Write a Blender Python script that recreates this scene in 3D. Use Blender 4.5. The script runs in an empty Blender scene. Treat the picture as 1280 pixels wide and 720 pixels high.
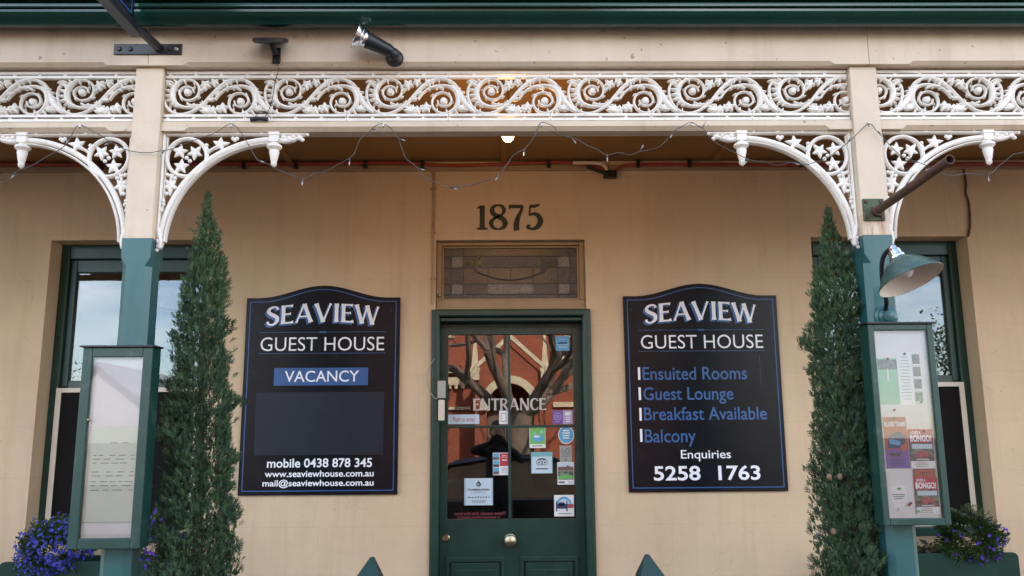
import bpy, bmesh, math, random
from mathutils import Vector, Matrix, Quaternion
R = math.radians
S = bpy.context.scene
COL = S.collection
random.seed(7)

# ------------------------------------------------------------------ camera
cd = bpy.data.cameras.new('camera'); cam = bpy.data.objects.new('camera', cd); COL.objects.link(cam)
cd.sensor_width = 36.0; cd.lens = 36.0 * 1049.2 / 1280.0
cd.clip_start = 0.05; cd.clip_end = 3000
pitch, yaw, roll = R(10.184), R(0.765), R(-0.437)
fw = Vector((math.sin(yaw)*math.cos(pitch), math.cos(yaw)*math.cos(pitch), math.sin(pitch)))
rt = Vector((math.cos(yaw), -math.sin(yaw), 0)); up = rt.cross(fw)
rt2 = rt*math.cos(roll) + up*math.sin(roll); up2 = up*math.cos(roll) - rt*math.sin(roll)
M = Matrix((rt2, up2, -fw)).transposed().to_4x4(); M.translation = Vector((0, -4.7, 1.55))
cam.matrix_world = M
S.camera = cam

# ------------------------------------------------------------------ light
SUN_EL, SUN_AZ = R(43), R(24)
W = bpy.data.worlds.new('World'); S.world = W; W.use_nodes = True
nt = W.node_tree; nt.nodes.clear()
out = nt.nodes.new('ShaderNodeOutputWorld'); bg = nt.nodes.new('ShaderNodeBackground'); bg.inputs['Strength'].default_value = 0.14
sky = nt.nodes.new('ShaderNodeTexSky'); sky.sky_type = 'NISHITA'; sky.sun_disc = False
sky.sun_elevation = SUN_EL; sky.sun_rotation = SUN_AZ; sky.air_density = 1.0; sky.dust_density = 0.4; sky.ozone_density = 2.5
tc = nt.nodes.new('ShaderNodeTexCoord'); sx = nt.nodes.new('ShaderNodeSeparateXYZ'); nt.links.new(tc.outputs['Generated'], sx.inputs[0])
ad = nt.nodes.new('ShaderNodeMath'); ad.operation = 'ADD'; ad.inputs[1].default_value = 0.12; nt.links.new(sx.outputs['Z'], ad.inputs[0])
mx = nt.nodes.new('ShaderNodeMath'); mx.operation = 'MAXIMUM'; mx.inputs[1].default_value = 0.05; nt.links.new(ad.outputs[0], mx.inputs[0])
dv = nt.nodes.new('ShaderNodeVectorMath'); dv.operation = 'DIVIDE'
cb = nt.nodes.new('ShaderNodeCombineXYZ'); [nt.links.new(mx.outputs[0], cb.inputs[i]) for i in range(3)]
nt.links.new(tc.outputs['Generated'], dv.inputs[0]); nt.links.new(cb.outputs[0], dv.inputs[1])
ns = nt.nodes.new('ShaderNodeTexNoise'); ns.inputs['Scale'].default_value = 1.1; ns.inputs['Detail'].default_value = 7; ns.inputs['Roughness'].default_value = 0.55
nt.links.new(dv.outputs[0], ns.inputs['Vector'])
rp = nt.nodes.new('ShaderNodeValToRGB'); rp.color_ramp.elements[0].position = 0.38; rp.color_ramp.elements[1].position = 0.66
rp.color_ramp.elements[1].color = (0.7, 0.7, 0.7, 1)
nt.links.new(ns.outputs['Fac'], rp.inputs[0])
mixc = nt.nodes.new('ShaderNodeMixRGB'); mixc.inputs['Color2'].default_value = (16.0, 15.4, 14.6, 1)
mr = nt.nodes.new('ShaderNodeMapRange'); mr.interpolation_type = 'SMOOTHSTEP'; mr.inputs['From Min'].default_value = 0.06; mr.inputs['From Max'].default_value = 0.22
mr.inputs['To Min'].default_value = 0.10; mr.inputs['To Max'].default_value = 1.0
nt.links.new(sx.outputs['Z'], mr.inputs['Value'])
mr2 = nt.nodes.new('ShaderNodeMapRange'); mr2.interpolation_type = 'SMOOTHSTEP'; mr2.inputs['From Min'].default_value = 0.28; mr2.inputs['From Max'].default_value = 0.60
mr2.inputs['To Min'].default_value = 1.0; mr2.inputs['To Max'].default_value = 0.15; nt.links.new(sx.outputs['Z'], mr2.inputs['Value'])
mf0 = nt.nodes.new('ShaderNodeMath'); mf0.operation = 'MULTIPLY'; nt.links.new(mr.outputs[0], mf0.inputs[0]); nt.links.new(mr2.outputs[0], mf0.inputs[1])
mf = nt.nodes.new('ShaderNodeMath'); mf.operation = 'MULTIPLY'; nt.links.new(rp.outputs[0], mf.inputs[0]); nt.links.new(mf0.outputs[0], mf.inputs[1])
nt.links.new(mf.outputs[0], mixc.inputs['Fac']); nt.links.new(sky.outputs[0], mixc.inputs['Color1'])
nt.links.new(mixc.outputs[0], bg.inputs['Color']); nt.links.new(bg.outputs[0], out.inputs['Surface'])
sl = bpy.data.lights.new('sun', 'SUN'); sl.energy = 3.0; sl.angle = R(0.53); sl.color = (1.0, 0.95, 0.87)
so = bpy.data.objects.new('sun', sl); COL.objects.link(so)
sd = Vector((math.sin(SUN_AZ)*math.cos(SUN_EL), math.cos(SUN_AZ)*math.cos(SUN_EL), math.sin(SUN_EL)))
so.rotation_euler = sd.to_track_quat('Z', 'Y').to_euler(); so.location = (3, 6, 20)
S.view_settings.view_transform = 'Standard'; S.view_settings.look = 'None'
S.view_settings.exposure = 2.15; S.view_settings.use_white_balance = True; S.view_settings.white_balance_temperature = 6650; S.view_settings.white_balance_tint = 10; S.view_settings.gamma = 1.0; S.view_settings.use_curve_mapping = False
S.render.engine = 'CYCLES'
S.cycles.max_bounces = 8; S.cycles.diffuse_bounces = 6; S.cycles.glossy_bounces = 4; S.cycles.transparent_max_bounces = 12
S.cycles.use_denoising = True
S.cycles.sample_clamp_indirect = 6

# ------------------------------------------------------------------ materials
def mat(name, base, rough=0.5, var=0.12, scale=6.0, bump=0.0, bscale=60.0, metal=0.0, spec=0.5, extra=None, coat=0.0,
        dirt=None, dirt_amt=0.0, dirt_scale=3.0):
    m = bpy.data.materials.new(name); m.use_nodes = True
    t = m.node_tree; b = t.nodes['Principled BSDF']
    b.inputs['Roughness'].default_value = rough; b.inputs['Metallic'].default_value = metal
    b.inputs['Specular IOR Level'].default_value = spec; b.inputs['Coat Weight'].default_value = coat
    co = t.nodes.new('ShaderNodeTexCoord')
    n = t.nodes.new('ShaderNodeTexNoise'); n.inputs['Scale'].default_value = scale; n.inputs['Detail'].default_value = 6
    n.inputs['Roughness'].default_value = 0.6
    t.links.new(co.outputs['Object'], n.inputs['Vector'])
    r = t.nodes.new('ShaderNodeValToRGB')
    lo = [max(0, c*(1-var)) for c in base]; hi = [min(1, c*(1+var)) for c in base]
    r.color_ramp.elements[0].position = 0.3; r.color_ramp.elements[1].position = 0.7
    r.color_ramp.elements[0].color = (*lo, 1); r.color_ramp.elements[1].color = (*hi, 1)
    t.links.new(n.outputs['Fac'], r.inputs[0])
    col = r.outputs[0]
    if dirt:
        n2 = t.nodes.new('ShaderNodeTexNoise'); n2.inputs['Scale'].default_value = dirt_scale; n2.inputs['Detail'].default_value = 9
        n2.inputs['Roughness'].default_value = 0.72
        t.links.new(co.outputs['Object'], n2.inputs['Vector'])
        r2 = t.nodes.new('ShaderNodeValToRGB'); r2.color_ramp.elements[0].position = 0.55; r2.color_ramp.elements[1].position = 0.75
        r2.color_ramp.elements[1].color = (dirt_amt, dirt_amt, dirt_amt, 1)
        t.links.new(n2.outputs['Fac'], r2.inputs[0])
        mm = t.nodes.new('ShaderNodeMixRGB'); mm.inputs['Color2'].default_value = (*dirt, 1)
        t.links.new(r2.outputs[0], mm.inputs['Fac']); t.links.new(col, mm.inputs['Color1']); col = mm.outputs[0]
    if extra: col = extra(t, co, col)
    t.links.new(col, b.inputs['Base Color'])
    if bump > 0:
        n3 = t.nodes.new('ShaderNodeTexNoise'); n3.inputs['Scale'].default_value = bscale; n3.inputs['Detail'].default_value = 5
        t.links.new(co.outputs['Object'], n3.inputs['Vector'])
        bp = t.nodes.new('ShaderNodeBump'); bp.inputs['Strength'].default_value = bump; bp.inputs['Distance'].default_value = 0.004
        t.links.new(n3.outputs['Fac'], bp.inputs['Height']); t.links.new(bp.outputs[0], b.inputs['Normal'])
        m['bump'] = bp.name
    return m

def math_node(t, op, a, b=None):
    n = t.nodes.new('ShaderNodeMath'); n.operation = op
    for i, v in enumerate((a, b)):
        if v is None: continue
        if isinstance(v, (int, float)): n.inputs[i].default_value = v
        else: t.links.new(v, n.inputs[i])
    return n.outputs[0]

def mix_col(t, fac, c1, c2):
    n = t.nodes.new('ShaderNodeMixRGB')
    for s, v in (('Fac', fac), ('Color1', c1), ('Color2', c2)):
        if isinstance(v, tuple): n.inputs[s].default_value = (*v, 1)
        elif isinstance(v, (int, float)): n.inputs[s].default_value = v
        else: t.links.new(v, n.inputs[s])
    return n.outputs[0]

def wall_extra(t, co, col):
    # faint scored block courses in the render, and a few rain streaks
    s = t.nodes.new('ShaderNodeSeparateXYZ'); t.links.new(co.outputs['Object'], s.inputs[0])
    c = t.nodes.new('ShaderNodeCombineXYZ'); t.links.new(s.outputs['X'], c.inputs[0]); t.links.new(s.outputs['Z'], c.inputs[1])
    b = t.nodes.new('ShaderNodeTexBrick'); b.offset = 0.5; b.inputs['Scale'].default_value = 1.0
    b.inputs['Brick Width'].default_value = 0.92; b.inputs['Row Height'].default_value = 0.272; b.inputs['Mortar Size'].default_value = 0.0022
    b.inputs['Mortar Smooth'].default_value = 0.4
    b.inputs['Color1'].default_value = (0, 0, 0, 1); b.inputs['Color2'].default_value = (0, 0, 0, 1); b.inputs['Mortar'].default_value = (1, 1, 1, 1)
    t.links.new(c.outputs[0], b.inputs['Vector'])
    f = math_node(t, 'MULTIPLY', b.outputs['Color'], 0.13)
    col = mix_col(t, f, col, (0.24, 0.15, 0.08))
    mp = t.nodes.new('ShaderNodeMapping'); mp.inputs['Scale'].default_value = (7, 1, 0.5)
    t.links.new(co.outputs['Object'], mp.inputs[0])
    n = t.nodes.new('ShaderNodeTexNoise'); n.inputs['Scale'].default_value = 1.4; n.inputs['Detail'].default_value = 8; n.inputs['Roughness'].default_value = 0.65
    t.links.new(mp.outputs[0], n.inputs['Vector'])
    f2 = math_node(t, 'MULTIPLY', math_node(t, 'MAXIMUM', math_node(t, 'SUBTRACT', n.outputs['Fac'], 0.52), 0.0), 1.1)
    col = mix_col(t, f2, col, (0.30, 0.22, 0.15))
    v = t.nodes.new('ShaderNodeTexVoronoi'); v.feature = 'DISTANCE_TO_EDGE'; v.inputs['Scale'].default_value = 0.9
    nz = t.nodes.new('ShaderNodeTexNoise'); nz.inputs['Scale'].default_value = 3.5; nz.inputs['Detail'].default_value = 5; t.links.new(co.outputs['Object'], nz.inputs['Vector'])
    av = t.nodes.new('ShaderNodeVectorMath'); av.operation = 'MULTIPLY_ADD'; av.inputs[1].default_value = (.35, .35, .35); t.links.new(nz.outputs['Color'], av.inputs[0]); t.links.new(co.outputs['Object'], av.inputs[2])
    t.links.new(av.outputs[0], v.inputs['Vector'])
    cr = math_node(t, 'MULTIPLY', math_node(t, 'LESS_THAN', v.outputs['Distance'], 0.0022), math_node(t, 'GREATER_THAN', n.outputs['Fac'], 0.5))
    col = mix_col(t, math_node(t, 'MULTIPLY', cr, 0.12), col, (0.25, 0.16, 0.09))
    n5 = t.nodes.new('ShaderNodeTexNoise'); n5.inputs['Scale'].default_value = 26; n5.inputs['Detail'].default_value = 3; t.links.new(co.outputs['Object'], n5.inputs['Vector'])
    sp_ = math_node(t, 'MULTIPLY', math_node(t, 'GREATER_THAN', n5.outputs['Fac'], 0.735), 0.45)
    return mix_col(t, sp_, col, (0.34, 0.22, 0.13))

def specks(t, co, col):
    n = t.nodes.new('ShaderNodeTexNoise'); n.inputs['Scale'].default_value = 34; n.inputs['Detail'].default_value = 2; t.links.new(co.outputs['Object'], n.inputs['Vector'])
    col = mix_col(t, math_node(t, 'MULTIPLY', math_node(t, 'GREATER_THAN', n.outputs['Fac'], .725), .6), col, (.20, .12, .06))
    mp = t.nodes.new('ShaderNodeMapping'); mp.inputs['Scale'].default_value = (16, 1, .9); t.links.new(co.outputs['Object'], mp.inputs[0])
    n = t.nodes.new('ShaderNodeTexNoise'); n.inputs['Scale'].default_value = 1.0; n.inputs['Detail'].default_value = 6; t.links.new(mp.outputs[0], n.inputs['Vector'])
    return mix_col(t, math_node(t, 'MULTIPLY', math_node(t, 'MAXIMUM', math_node(t, 'SUBTRACT', n.outputs['Fac'], .54), 0.0), 1.5), col, (.42, .30, .19))
def post_extra(t, co, col):
    # rust run below the pipe flange of one post
    s = t.nodes.new('ShaderNodeSeparateXYZ'); t.links.new(co.outputs['Object'], s.inputs[0])
    dx = math_node(t, 'ABSOLUTE', math_node(t, 'SUBTRACT', s.outputs['X'], 1.49))
    a = math_node(t, 'SUBTRACT', 1.0, math_node(t, 'DIVIDE', dx, 0.06))
    a = math_node(t, 'MAXIMUM', a, 0.0)
    dz = math_node(t, 'ABSOLUTE', math_node(t, 'SUBTRACT', s.outputs['Z'], 2.365))
    bz = math_node(t, 'LESS_THAN', dz, 0.055)
    mp = t.nodes.new('ShaderNodeMapping'); mp.inputs['Scale'].default_value = (60, 1, 9); t.links.new(co.outputs['Object'], mp.inputs[0])
    n = t.nodes.new('ShaderNodeTexNoise'); n.inputs['Scale'].default_value = 1.0; n.inputs['Detail'].default_value = 4; t.links.new(mp.outputs[0], n.inputs['Vector'])
    r = math_node(t, 'MULTIPLY', math_node(t, 'MAXIMUM', math_node(t, 'SUBTRACT', n.outputs['Fac'], 0.38), 0.0), 5.0)
    f = math_node(t, 'MINIMUM', math_node(t, 'MULTIPLY', math_node(t, 'MULTIPLY', a, bz), r), 0.85)
    return mix_col(t, f, col, (0.36, 0.11, 0.03))

CREAM = (0.645, 0.535, 0.405)
def chips(t, co, col):
    n = t.nodes.new('ShaderNodeTexNoise'); n.inputs['Scale'].default_value = 30; n.inputs['Detail'].default_value = 6; n.inputs['Roughness'].default_value = .7; t.links.new(co.outputs['Object'], n.inputs['Vector'])
    col = mix_col(t, math_node(t, 'MULTIPLY', math_node(t, 'GREATER_THAN', n.outputs['Fac'], .715), .55), col, (.30, .34, .30))
    mp = t.nodes.new('ShaderNodeMapping'); mp.inputs['Scale'].default_value = (90, 90, 3); t.links.new(co.outputs['Object'], mp.inputs[0])
    n = t.nodes.new('ShaderNodeTexNoise'); n.inputs['Scale'].default_value = 1; n.inputs['Detail'].default_value = 3; t.links.new(mp.outputs[0], n.inputs['Vector'])
    return mix_col(t, math_node(t, 'MULTIPLY', n.outputs['Fac'], .35), col, (.006, .03, .026))
M_wall = mat('render_wall', (0.615, 0.465, 0.312), 0.85, 0.09, 1.7, 0.5, 28, spec=0.25, extra=wall_extra)
M_cream = mat('cream_paint', CREAM, 0.5, 0.07, 4, 0.12, 30, spec=0.4, dirt=(0.38, 0.27, 0.17), dirt_amt=0.28, dirt_scale=5, extra=specks)
M_creamrust = mat('cream_paint_rust', CREAM, 0.5, 0.07, 4, 0.12, 30, spec=0.4, extra=post_extra)
M_ceil = mat('ceiling_paint', (0.30, 0.165, 0.060), 0.7, 0.08, 3, 0.1, 20, spec=0.3)
M_white = mat('white_iron', (0.82, 0.79, 0.73), 0.42, 0.05, 12, 0.10, 160, spec=0.45, dirt=(0.42, 0.37, 0.28), dirt_amt=0.5, dirt_scale=16)
M_green = mat('green_paint', (0.006, 0.040, 0.031), 0.34, 0.2, 7, 0.12, 40, spec=0.5, dirt=(0.03, 0.09, 0.07), dirt_amt=0.6)
M_teal = mat('green_post_paint', (0.024, 0.120, 0.128), 0.33, 0.12, 5, 0.10, 30, spec=0.5, dirt=(0.01, 0.06, 0.05), dirt_amt=0.4, extra=chips)
M_dgreen = mat('window_green', (0.008, 0.045, 0.036), 0.3, 0.25, 8, 0.1, 40)
M_gutter = mat('gutter_green', (0.006, 0.048, 0.036), 0.14, 0.15, 5, 0.0, spec=0.55, dirt=(0.03, 0.06, 0.05), dirt_amt=0.5, dirt_scale=8)
M_sign = mat('sign_black', (0.006, 0.0085, 0.0130), 0.24, 0.2, 9, 0.02, 90, spec=0.18, dirt=(0.05, 0.06, 0.08), dirt_amt=0.18, dirt_scale=7)
M_blank = mat('blank_panel', (0.010, 0.0145, 0.026), 0.42, 0.12, 9, 0.02, 90, spec=0.3)
M_blue = mat('sign_blue', (0.018, 0.085, 0.26), 0.4, 0.15, 12)
M_bluetxt = mat('blue_lettering', (0.030, 0.115, 0.32), 0.4, 0.08, 12)
M_whitetxt = mat('white_lettering', (0.82, 0.84, 0.90), 0.4, 0.04, 12)
M_darktxt = mat('dark_lettering', (0.022, 0.028, 0.020), 0.6, 0.3, 25, dirt=(0.07, 0.035, 0.015), dirt_amt=0.45, dirt_scale=10)
M_black = mat('black_plastic', (0.012, 0.014, 0.018), 0.42, 0.2, 20)
M_blackmetal = mat('black_steel', (0.012, 0.014, 0.019), 0.30, 0.3, 20, 0.1, 60, dirt=(0.10, 0.05, 0.03), dirt_amt=0.5, dirt_scale=14)
M_chrome = mat('chrome', (0.75, 0.77, 0.80), 0.12, 0.05, 20, metal=1.0)
M_steel = mat('steel', (0.45, 0.42, 0.36), 0.28, 0.15, 40, metal=1.0)
M_brass = mat('aged_brass', (0.42, 0.36, 0.24), 0.30, 0.2, 40, metal=1.0)
M_rust = mat('rusty_pipe', (0.085, 0.038, 0.026), 0.6, 0.4, 30, 0.3, 120, dirt=(0.20, 0.08, 0.04), dirt_amt=0.6, dirt_scale=25)
M_flange = mat('weathered_green', (0.055, 0.085, 0.045), 0.6, 0.3, 30, 0.2, 90, dirt=(0.22, 0.17, 0.05), dirt_amt=0.7, dirt_scale=22)
M_redcable = mat('red_cable', (0.30, 0.045, 0.025), 0.45, 0.2, 10)
M_wire = mat('grey_wire', (0.07, 0.075, 0.075), 0.45, 0.2, 20)
M_led = mat('clear_led', (0.34, 0.35, 0.35), 0.15, 0.1, 20)
M_conduit = mat('painted_conduit', (0.40, 0.27, 0.16), 0.6, 0.2, 10)
M_tan = mat('tan_paint', (0.34, 0.235, 0.135), 0.55, 0.1, 5, 0.1, 30, dirt=(0.2, 0.13, 0.07), dirt_amt=0.4, dirt_scale=9)
M_screen = mat('screen_frame', (0.62, 0.56, 0.46), 0.45, 0.06, 6)
M_mesh = mat('fly_mesh', (0.007, 0.006, 0.006), 0.8, 0.2, 300, spec=0.15)
M_grey = mat('grey_plastic', (0.36, 0.36, 0.34), 0.5, 0.08, 20)
M_paper = mat('white_paper', (0.80, 0.81, 0.82), 0.7, 0.05, 6)
M_paperg = mat('pale_green_paper', (0.70, 0.76, 0.66), 0.7, 0.05, 6)
M_board = mat('pin_board', (0.74, 0.73, 0.72), 0.8, 0.05, 8, dirt=(0.3, 0.3, 0.28), dirt_amt=0.35, dirt_scale=9)
M_ink = mat('grey_ink', (0.16, 0.18, 0.17), 0.7, 0.1, 20)
M_inside = mat('dark_interior', (0.05, 0.035, 0.025), 0.9, 0.3, 2)
M_enamel = mat('worn_enamel', (0.052, 0.108, 0.098), 0.24, 0.15, 14, dirt=(0.16, 0.24, 0.22), dirt_amt=0.55, dirt_scale=9)
M_lampin = mat('white_enamel', (0.72, 0.66, 0.58), 0.35, 0.06, 10, dirt=(0.35, 0.28, 0.2), dirt_amt=0.4, dirt_scale=14)
M_concrete = mat('concrete', (0.34, 0.32, 0.29), 0.85, 0.15, 3, 0.3, 60, dirt=(0.2, 0.18, 0.16), dirt_amt=0.5)
M_pave = mat('footpath_paving', (0.10, 0.062, 0.038), 0.9, 0.15, 3, 0.4, 120, dirt=(0.05,0.04,0.03), dirt_amt=0.5)
M_asphalt = mat('asphalt', (0.052, 0.046, 0.042), 0.85, 0.2, 4, 0.5, 150)
M_ground = mat('earth', (0.10, 0.07, 0.04), 0.95, 0.3, 0.5)
M_line = mat('road_paint', (0.7, 0.7, 0.68), 0.7, 0.1, 10)
def flat(name, c, rough=0.5, var=0.05): return mat(name, c, rough, var, 15)
M_purple = flat('purple_print', (0.20, 0.09, 0.38)); M_lilac = flat('lilac_print', (0.42, 0.36, 0.60))
M_pgreen = flat('green_print', (0.16, 0.46, 0.12)); M_sky = flat('sky_blue_print', (0.10, 0.38, 0.62)); M_pale = flat('pale_blue_print', (0.52, 0.66, 0.76))
M_tealp = flat('teal_print', (0.16, 0.42, 0.45)); M_red = flat('red_print', (0.45, 0.035, 0.05)); M_brown = flat('brown_print', (0.18, 0.11, 0.08))
M_mint = flat('mint_print', (0.22, 0.52, 0.33)); M_orange = flat('orange_print', (0.42, 0.09, 0.05)); M_navy = flat('navy_print', (0.03, 0.05, 0.14))
M_photo = mat('photo_print', (0.12, 0.085, 0.085), 0.5, 0.9, 55); M_photo2 = mat('landscape_print', (0.15, 0.19, 0.16), 0.5, 0.9, 45)
M_redink = flat('red_ink', (0.42, 0.06, 0.08)); M_dimred = flat('faded_red_ink', (0.20, 0.035, 0.05)); M_greytxt = flat('silver_lettering', (0.50, 0.49, 0.46), 0.35)

def glass_mat(name, refl, tint=(1, 1, 1), rough=0.0, bump=0.0, bscale=4.0, opaque=None):
    m = bpy.data.materials.new(name); m.use_nodes = True; t = m.node_tree; t.nodes.clear()
    o = t.nodes.new('ShaderNodeOutputMaterial'); mixs = t.nodes.new('ShaderNodeMixShader')
    if opaque: a = t.nodes.new('ShaderNodeBsdfDiffuse'); a.inputs['Color'].default_value = (*opaque, 1)
    else: a = t.nodes.new('ShaderNodeBsdfTransparent'); a.inputs['Color'].default_value = (*tint, 1)
    g = t.nodes.new('ShaderNodeBsdfGlossy'); g.inputs['Roughness'].default_value = rough
    lw = t.nodes.new('ShaderNodeFresnel'); lw.inputs['IOR'].default_value = 1.5
    f = math_node(t, 'MINIMUM', math_node(t, 'ADD', math_node(t, 'MULTIPLY', lw.outputs[0], 1.0 if name == 'case_glass' else 1.8), refl), 1.0)
    t.links.new(f, mixs.inputs[0]); t.links.new(a.outputs[0], mixs.inputs[1]); t.links.new(g.outputs[0], mixs.inputs[2])
    if bump > 0:
        co = t.nodes.new('ShaderNodeTexCoord'); n = t.nodes.new('ShaderNodeTexNoise'); n.inputs['Scale'].default_value = bscale; n.inputs['Detail'].default_value = 1
        t.links.new(co.outputs['Object'], n.inputs['Vector'])
        bp = t.nodes.new('ShaderNodeBump'); bp.inputs['Strength'].default_value = bump; bp.inputs['Distance'].default_value = 0.01
        t.links.new(n.outputs['Fac'], bp.inputs['Height']); t.links.new(bp.outputs[0], g.inputs['Normal'])
    t.links.new(mixs.outputs[0], o.inputs['Surface'])
    return m
M_glass = glass_mat('window_glass', 0.012, bump=0.02, bscale=3)
M_doorglass = glass_mat('door_glass', 0.06, bump=0.012, bscale=2)
M_caseglass = glass_mat('case_glass', 0.0)
M_lead = flat('lead_came', (0.05, 0.05, 0.055), 0.5)

# ------------------------------------------------------------------ mesh helpers
class MB:
    def __init__(s): s.v = []; s.f = []; s.m = []
    def face(s, pts, m=0):
        n = len(s.v); s.v += [tuple(p) for p in pts]; s.f.append(tuple(range(n, n+len(pts)))); s.m.append(m)
    def add(s, verts, faces, m=0):
        n = len(s.v); s.v += [tuple(p) for p in verts]
        for f in faces: s.f.append(tuple(n+i for i in f)); s.m.append(m)
    def box(s, x0, x1, y0, y1, z0, z1, m=0):
        v = [(x0,y0,z0),(x1,y0,z0),(x1,y1,z0),(x0,y1,z0),(x0,y0,z1),(x1,y0,z1),(x1,y1,z1),(x0,y1,z1)]
        s.add(v, [(0,3,2,1),(4,5,6,7),(0,1,5,4),(1,2,6,5),(2,3,7,6),(3,0,4,7)], m)
    def prism(s, prof, fn, a, b, m=0, caps=True):
        # prof: 2-D outline; fn(p, q, t) -> xyz; extruded from t=a to t=b
        n = len(prof)
        v = [fn(p, q, a) for p, q in prof] + [fn(p, q, b) for p, q in prof]
        f = [(i, (i+1) % n, n+(i+1) % n, n+i) for i in range(n)]
        if caps: f += [tuple(range(n-1, -1, -1)), tuple(range(n, 2*n))]
        s.add(v, f, m)
    def px(s, prof, x0, x1, m=0): s.prism(prof, lambda y, z, t: (t, y, z), x0, x1, m)
    def py(s, prof, y0, y1, m=0): s.prism(prof, lambda x, z, t: (x, t, z), y0, y1, m)
    def pz(s, prof, z0, z1, m=0): s.prism(prof, lambda x, y, t: (x, y, t), z0, z1, m)
    def tube(s, pts, r, n=8, m=0, caps=True):
        pts = [Vector(p) for p in pts]; k = len(pts)
        rs = r if isinstance(r, (list, tuple)) else [r]*k
        t0 = (pts[1]-pts[0]).normalized(); ref = Vector((0,0,1)) if abs(t0.z) < .9 else Vector((1,0,0))
        a = t0.cross(ref).normalized(); v = []
        for i in range(k):
            t = (pts[min(i+1,k-1)]-pts[max(i-1,0)])
            t = t.normalized() if t.length > 1e-9 else t0
            a = (a - t*a.dot(t)); a = a.normalized() if a.length > 1e-9 else t.orthogonal().normalized()
            b = t.cross(a)
            for j in range(n):
                th = 2*math.pi*j/n; v.append(pts[i] + (a*math.cos(th)+b*math.sin(th))*rs[i])
        f = [(i*n+j, i*n+(j+1) % n, (i+1)*n+(j+1) % n, (i+1)*n+j) for i in range(k-1) for j in range(n)]
        if caps: f += [tuple(range(n-1,-1,-1)), tuple(range((k-1)*n, k*n))]
        s.add(v, f, m)
    def lathe(s, prof, o, ax=(0,0,1), n=20, m=0):
        ax = Vector(ax).normalized(); a = ax.orthogonal().normalized(); b = ax.cross(a); o = Vector(o); v = []
        for r, h in prof:
            for j in range(n):
                th = 2*math.pi*j/n; v.append(o + ax*h + (a*math.cos(th)+b*math.sin(th))*max(r, 1e-5))
        k = len(prof)
        f = [(i*n+j, i*n+(j+1) % n, (i+1)*n+(j+1) % n, (i+1)*n+j) for i in range(k-1) for j in range(n)]
        s.add(v, f, m)
    def ball(s, c, r, n=8, m=0, sq=(1,1,1)):
        k = max(4, n//2+1); c = Vector(c); v = []
        for i in range(k+1):
            ph = math.pi*i/k
            for j in range(n):
                th = 2*math.pi*j/n
                v.append((c.x+r*sq[0]*math.sin(ph)*math.cos(th), c.y+r*sq[1]*math.sin(ph)*math.sin(th), c.z+r*sq[2]*math.cos(ph)))
        s.add(v, [(i*n+j, (i+1)*n+j, (i+1)*n+(j+1) % n, i*n+(j+1) % n) for i in range(k) for j in range(n)], m)
    def relief(s, pts, ws, fn, th, m=0, closed=False):
        # rounded cast-iron strip: pts 2-D, half widths ws, fn(u, v, h) -> xyz, h = height towards the viewer
        k = len(pts); ws = ws if isinstance(ws, (list, tuple)) else [ws]*k; v = []
        prof = ((-1, 0), (-.72, .72), (0, 1), (.72, .72), (1, 0), (.80, -.8), (-.80, -.8)); n = len(prof)
        for i in range(k):
            if closed: a, b = pts[(i-1) % k], pts[(i+1) % k]
            else: a, b = pts[max(i-1,0)], pts[min(i+1,k-1)]
            d = math.hypot(b[0]-a[0], b[1]-a[1]) or 1e-9; nx, ny = -(b[1]-a[1])/d, (b[0]-a[0])/d
            for q, h in prof:
                v.append(fn(pts[i][0]+nx*q*ws[i], pts[i][1]+ny*q*ws[i], h*th*min(1, .35+.65*ws[i]/max(ws))))
        f = []
        for i in range(k if closed else k-1):
            j2 = (i+1) % k
            f += [(i*n+j, i*n+(j+1) % n, j2*n+(j+1) % n, j2*n+j) for j in range(n)]
        if not closed: f += [tuple(range(n)), tuple(range((k-1)*n+n-1, (k-1)*n-1, -1))]
        s.add(v, f, m)
    def strip(s, pts, ws, fn, m=0):
        # flat painted stroke
        k = len(pts); ws = ws if isinstance(ws, (list, tuple)) else [ws]*k; v = []
        for i in range(k):
            a, b = pts[max(i-1,0)], pts[min(i+1,k-1)]
            d = math.hypot(b[0]-a[0], b[1]-a[1]) or 1e-9; nx, ny = -(b[1]-a[1])/d, (b[0]-a[0])/d
            v += [fn(pts[i][0]+nx*ws[i], pts[i][1]+ny*ws[i]), fn(pts[i][0]-nx*ws[i], pts[i][1]-ny*ws[i])]
        s.add(v, [(2*i, 2*i+1, 2*i+3, 2*i+2) for i in range(k-1)], m)
    def build(s, name, mats, parent=None, smooth=None, bevel=0.0, fix=True):
        me = bpy.data.meshes.new(name); me.from_pydata(s.v, [], s.f)
        for x in (mats if isinstance(mats, (list, tuple)) else [mats]): me.materials.append(x)
        me.polygons.foreach_set('material_index', s.m)
        if fix:
            bm = bmesh.new(); bm.from_mesh(me); bmesh.ops.recalc_face_normals(bm, faces=bm.faces); bm.to_mesh(me); bm.free()
        if smooth is not None:
            me.polygons.foreach_set('use_smooth', [True]*len(me.polygons)); me.set_sharp_from_angle(angle=R(smooth))
        me.update()
        o = bpy.data.objects.new(name, me); COL.objects.link(o)
        if parent is not None:
            o.parent = parent
            if parent.type == 'EMPTY': o.location = -parent.location
        if bevel > 0:
            b = o.modifiers.new('bevel', 'BEVEL'); b.width = bevel; b.segments = 2; b.limit_method = 'ANGLE'; b.angle_limit = R(35)
        return o
def tag(o, label=None, cat=None, group=None, kind=None):
    if label: o['label'] = label
    if cat: o['category'] = cat
    if group: o['group'] = group
    if kind: o['kind'] = kind
    return o
def thing(name, label, cat, loc=(0,0,0), group=None):
    o = bpy.data.objects.new(name, None); o.empty_display_size = 0.1; COL.objects.link(o); o.location = loc
    return tag(o, label, cat, group)
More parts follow.
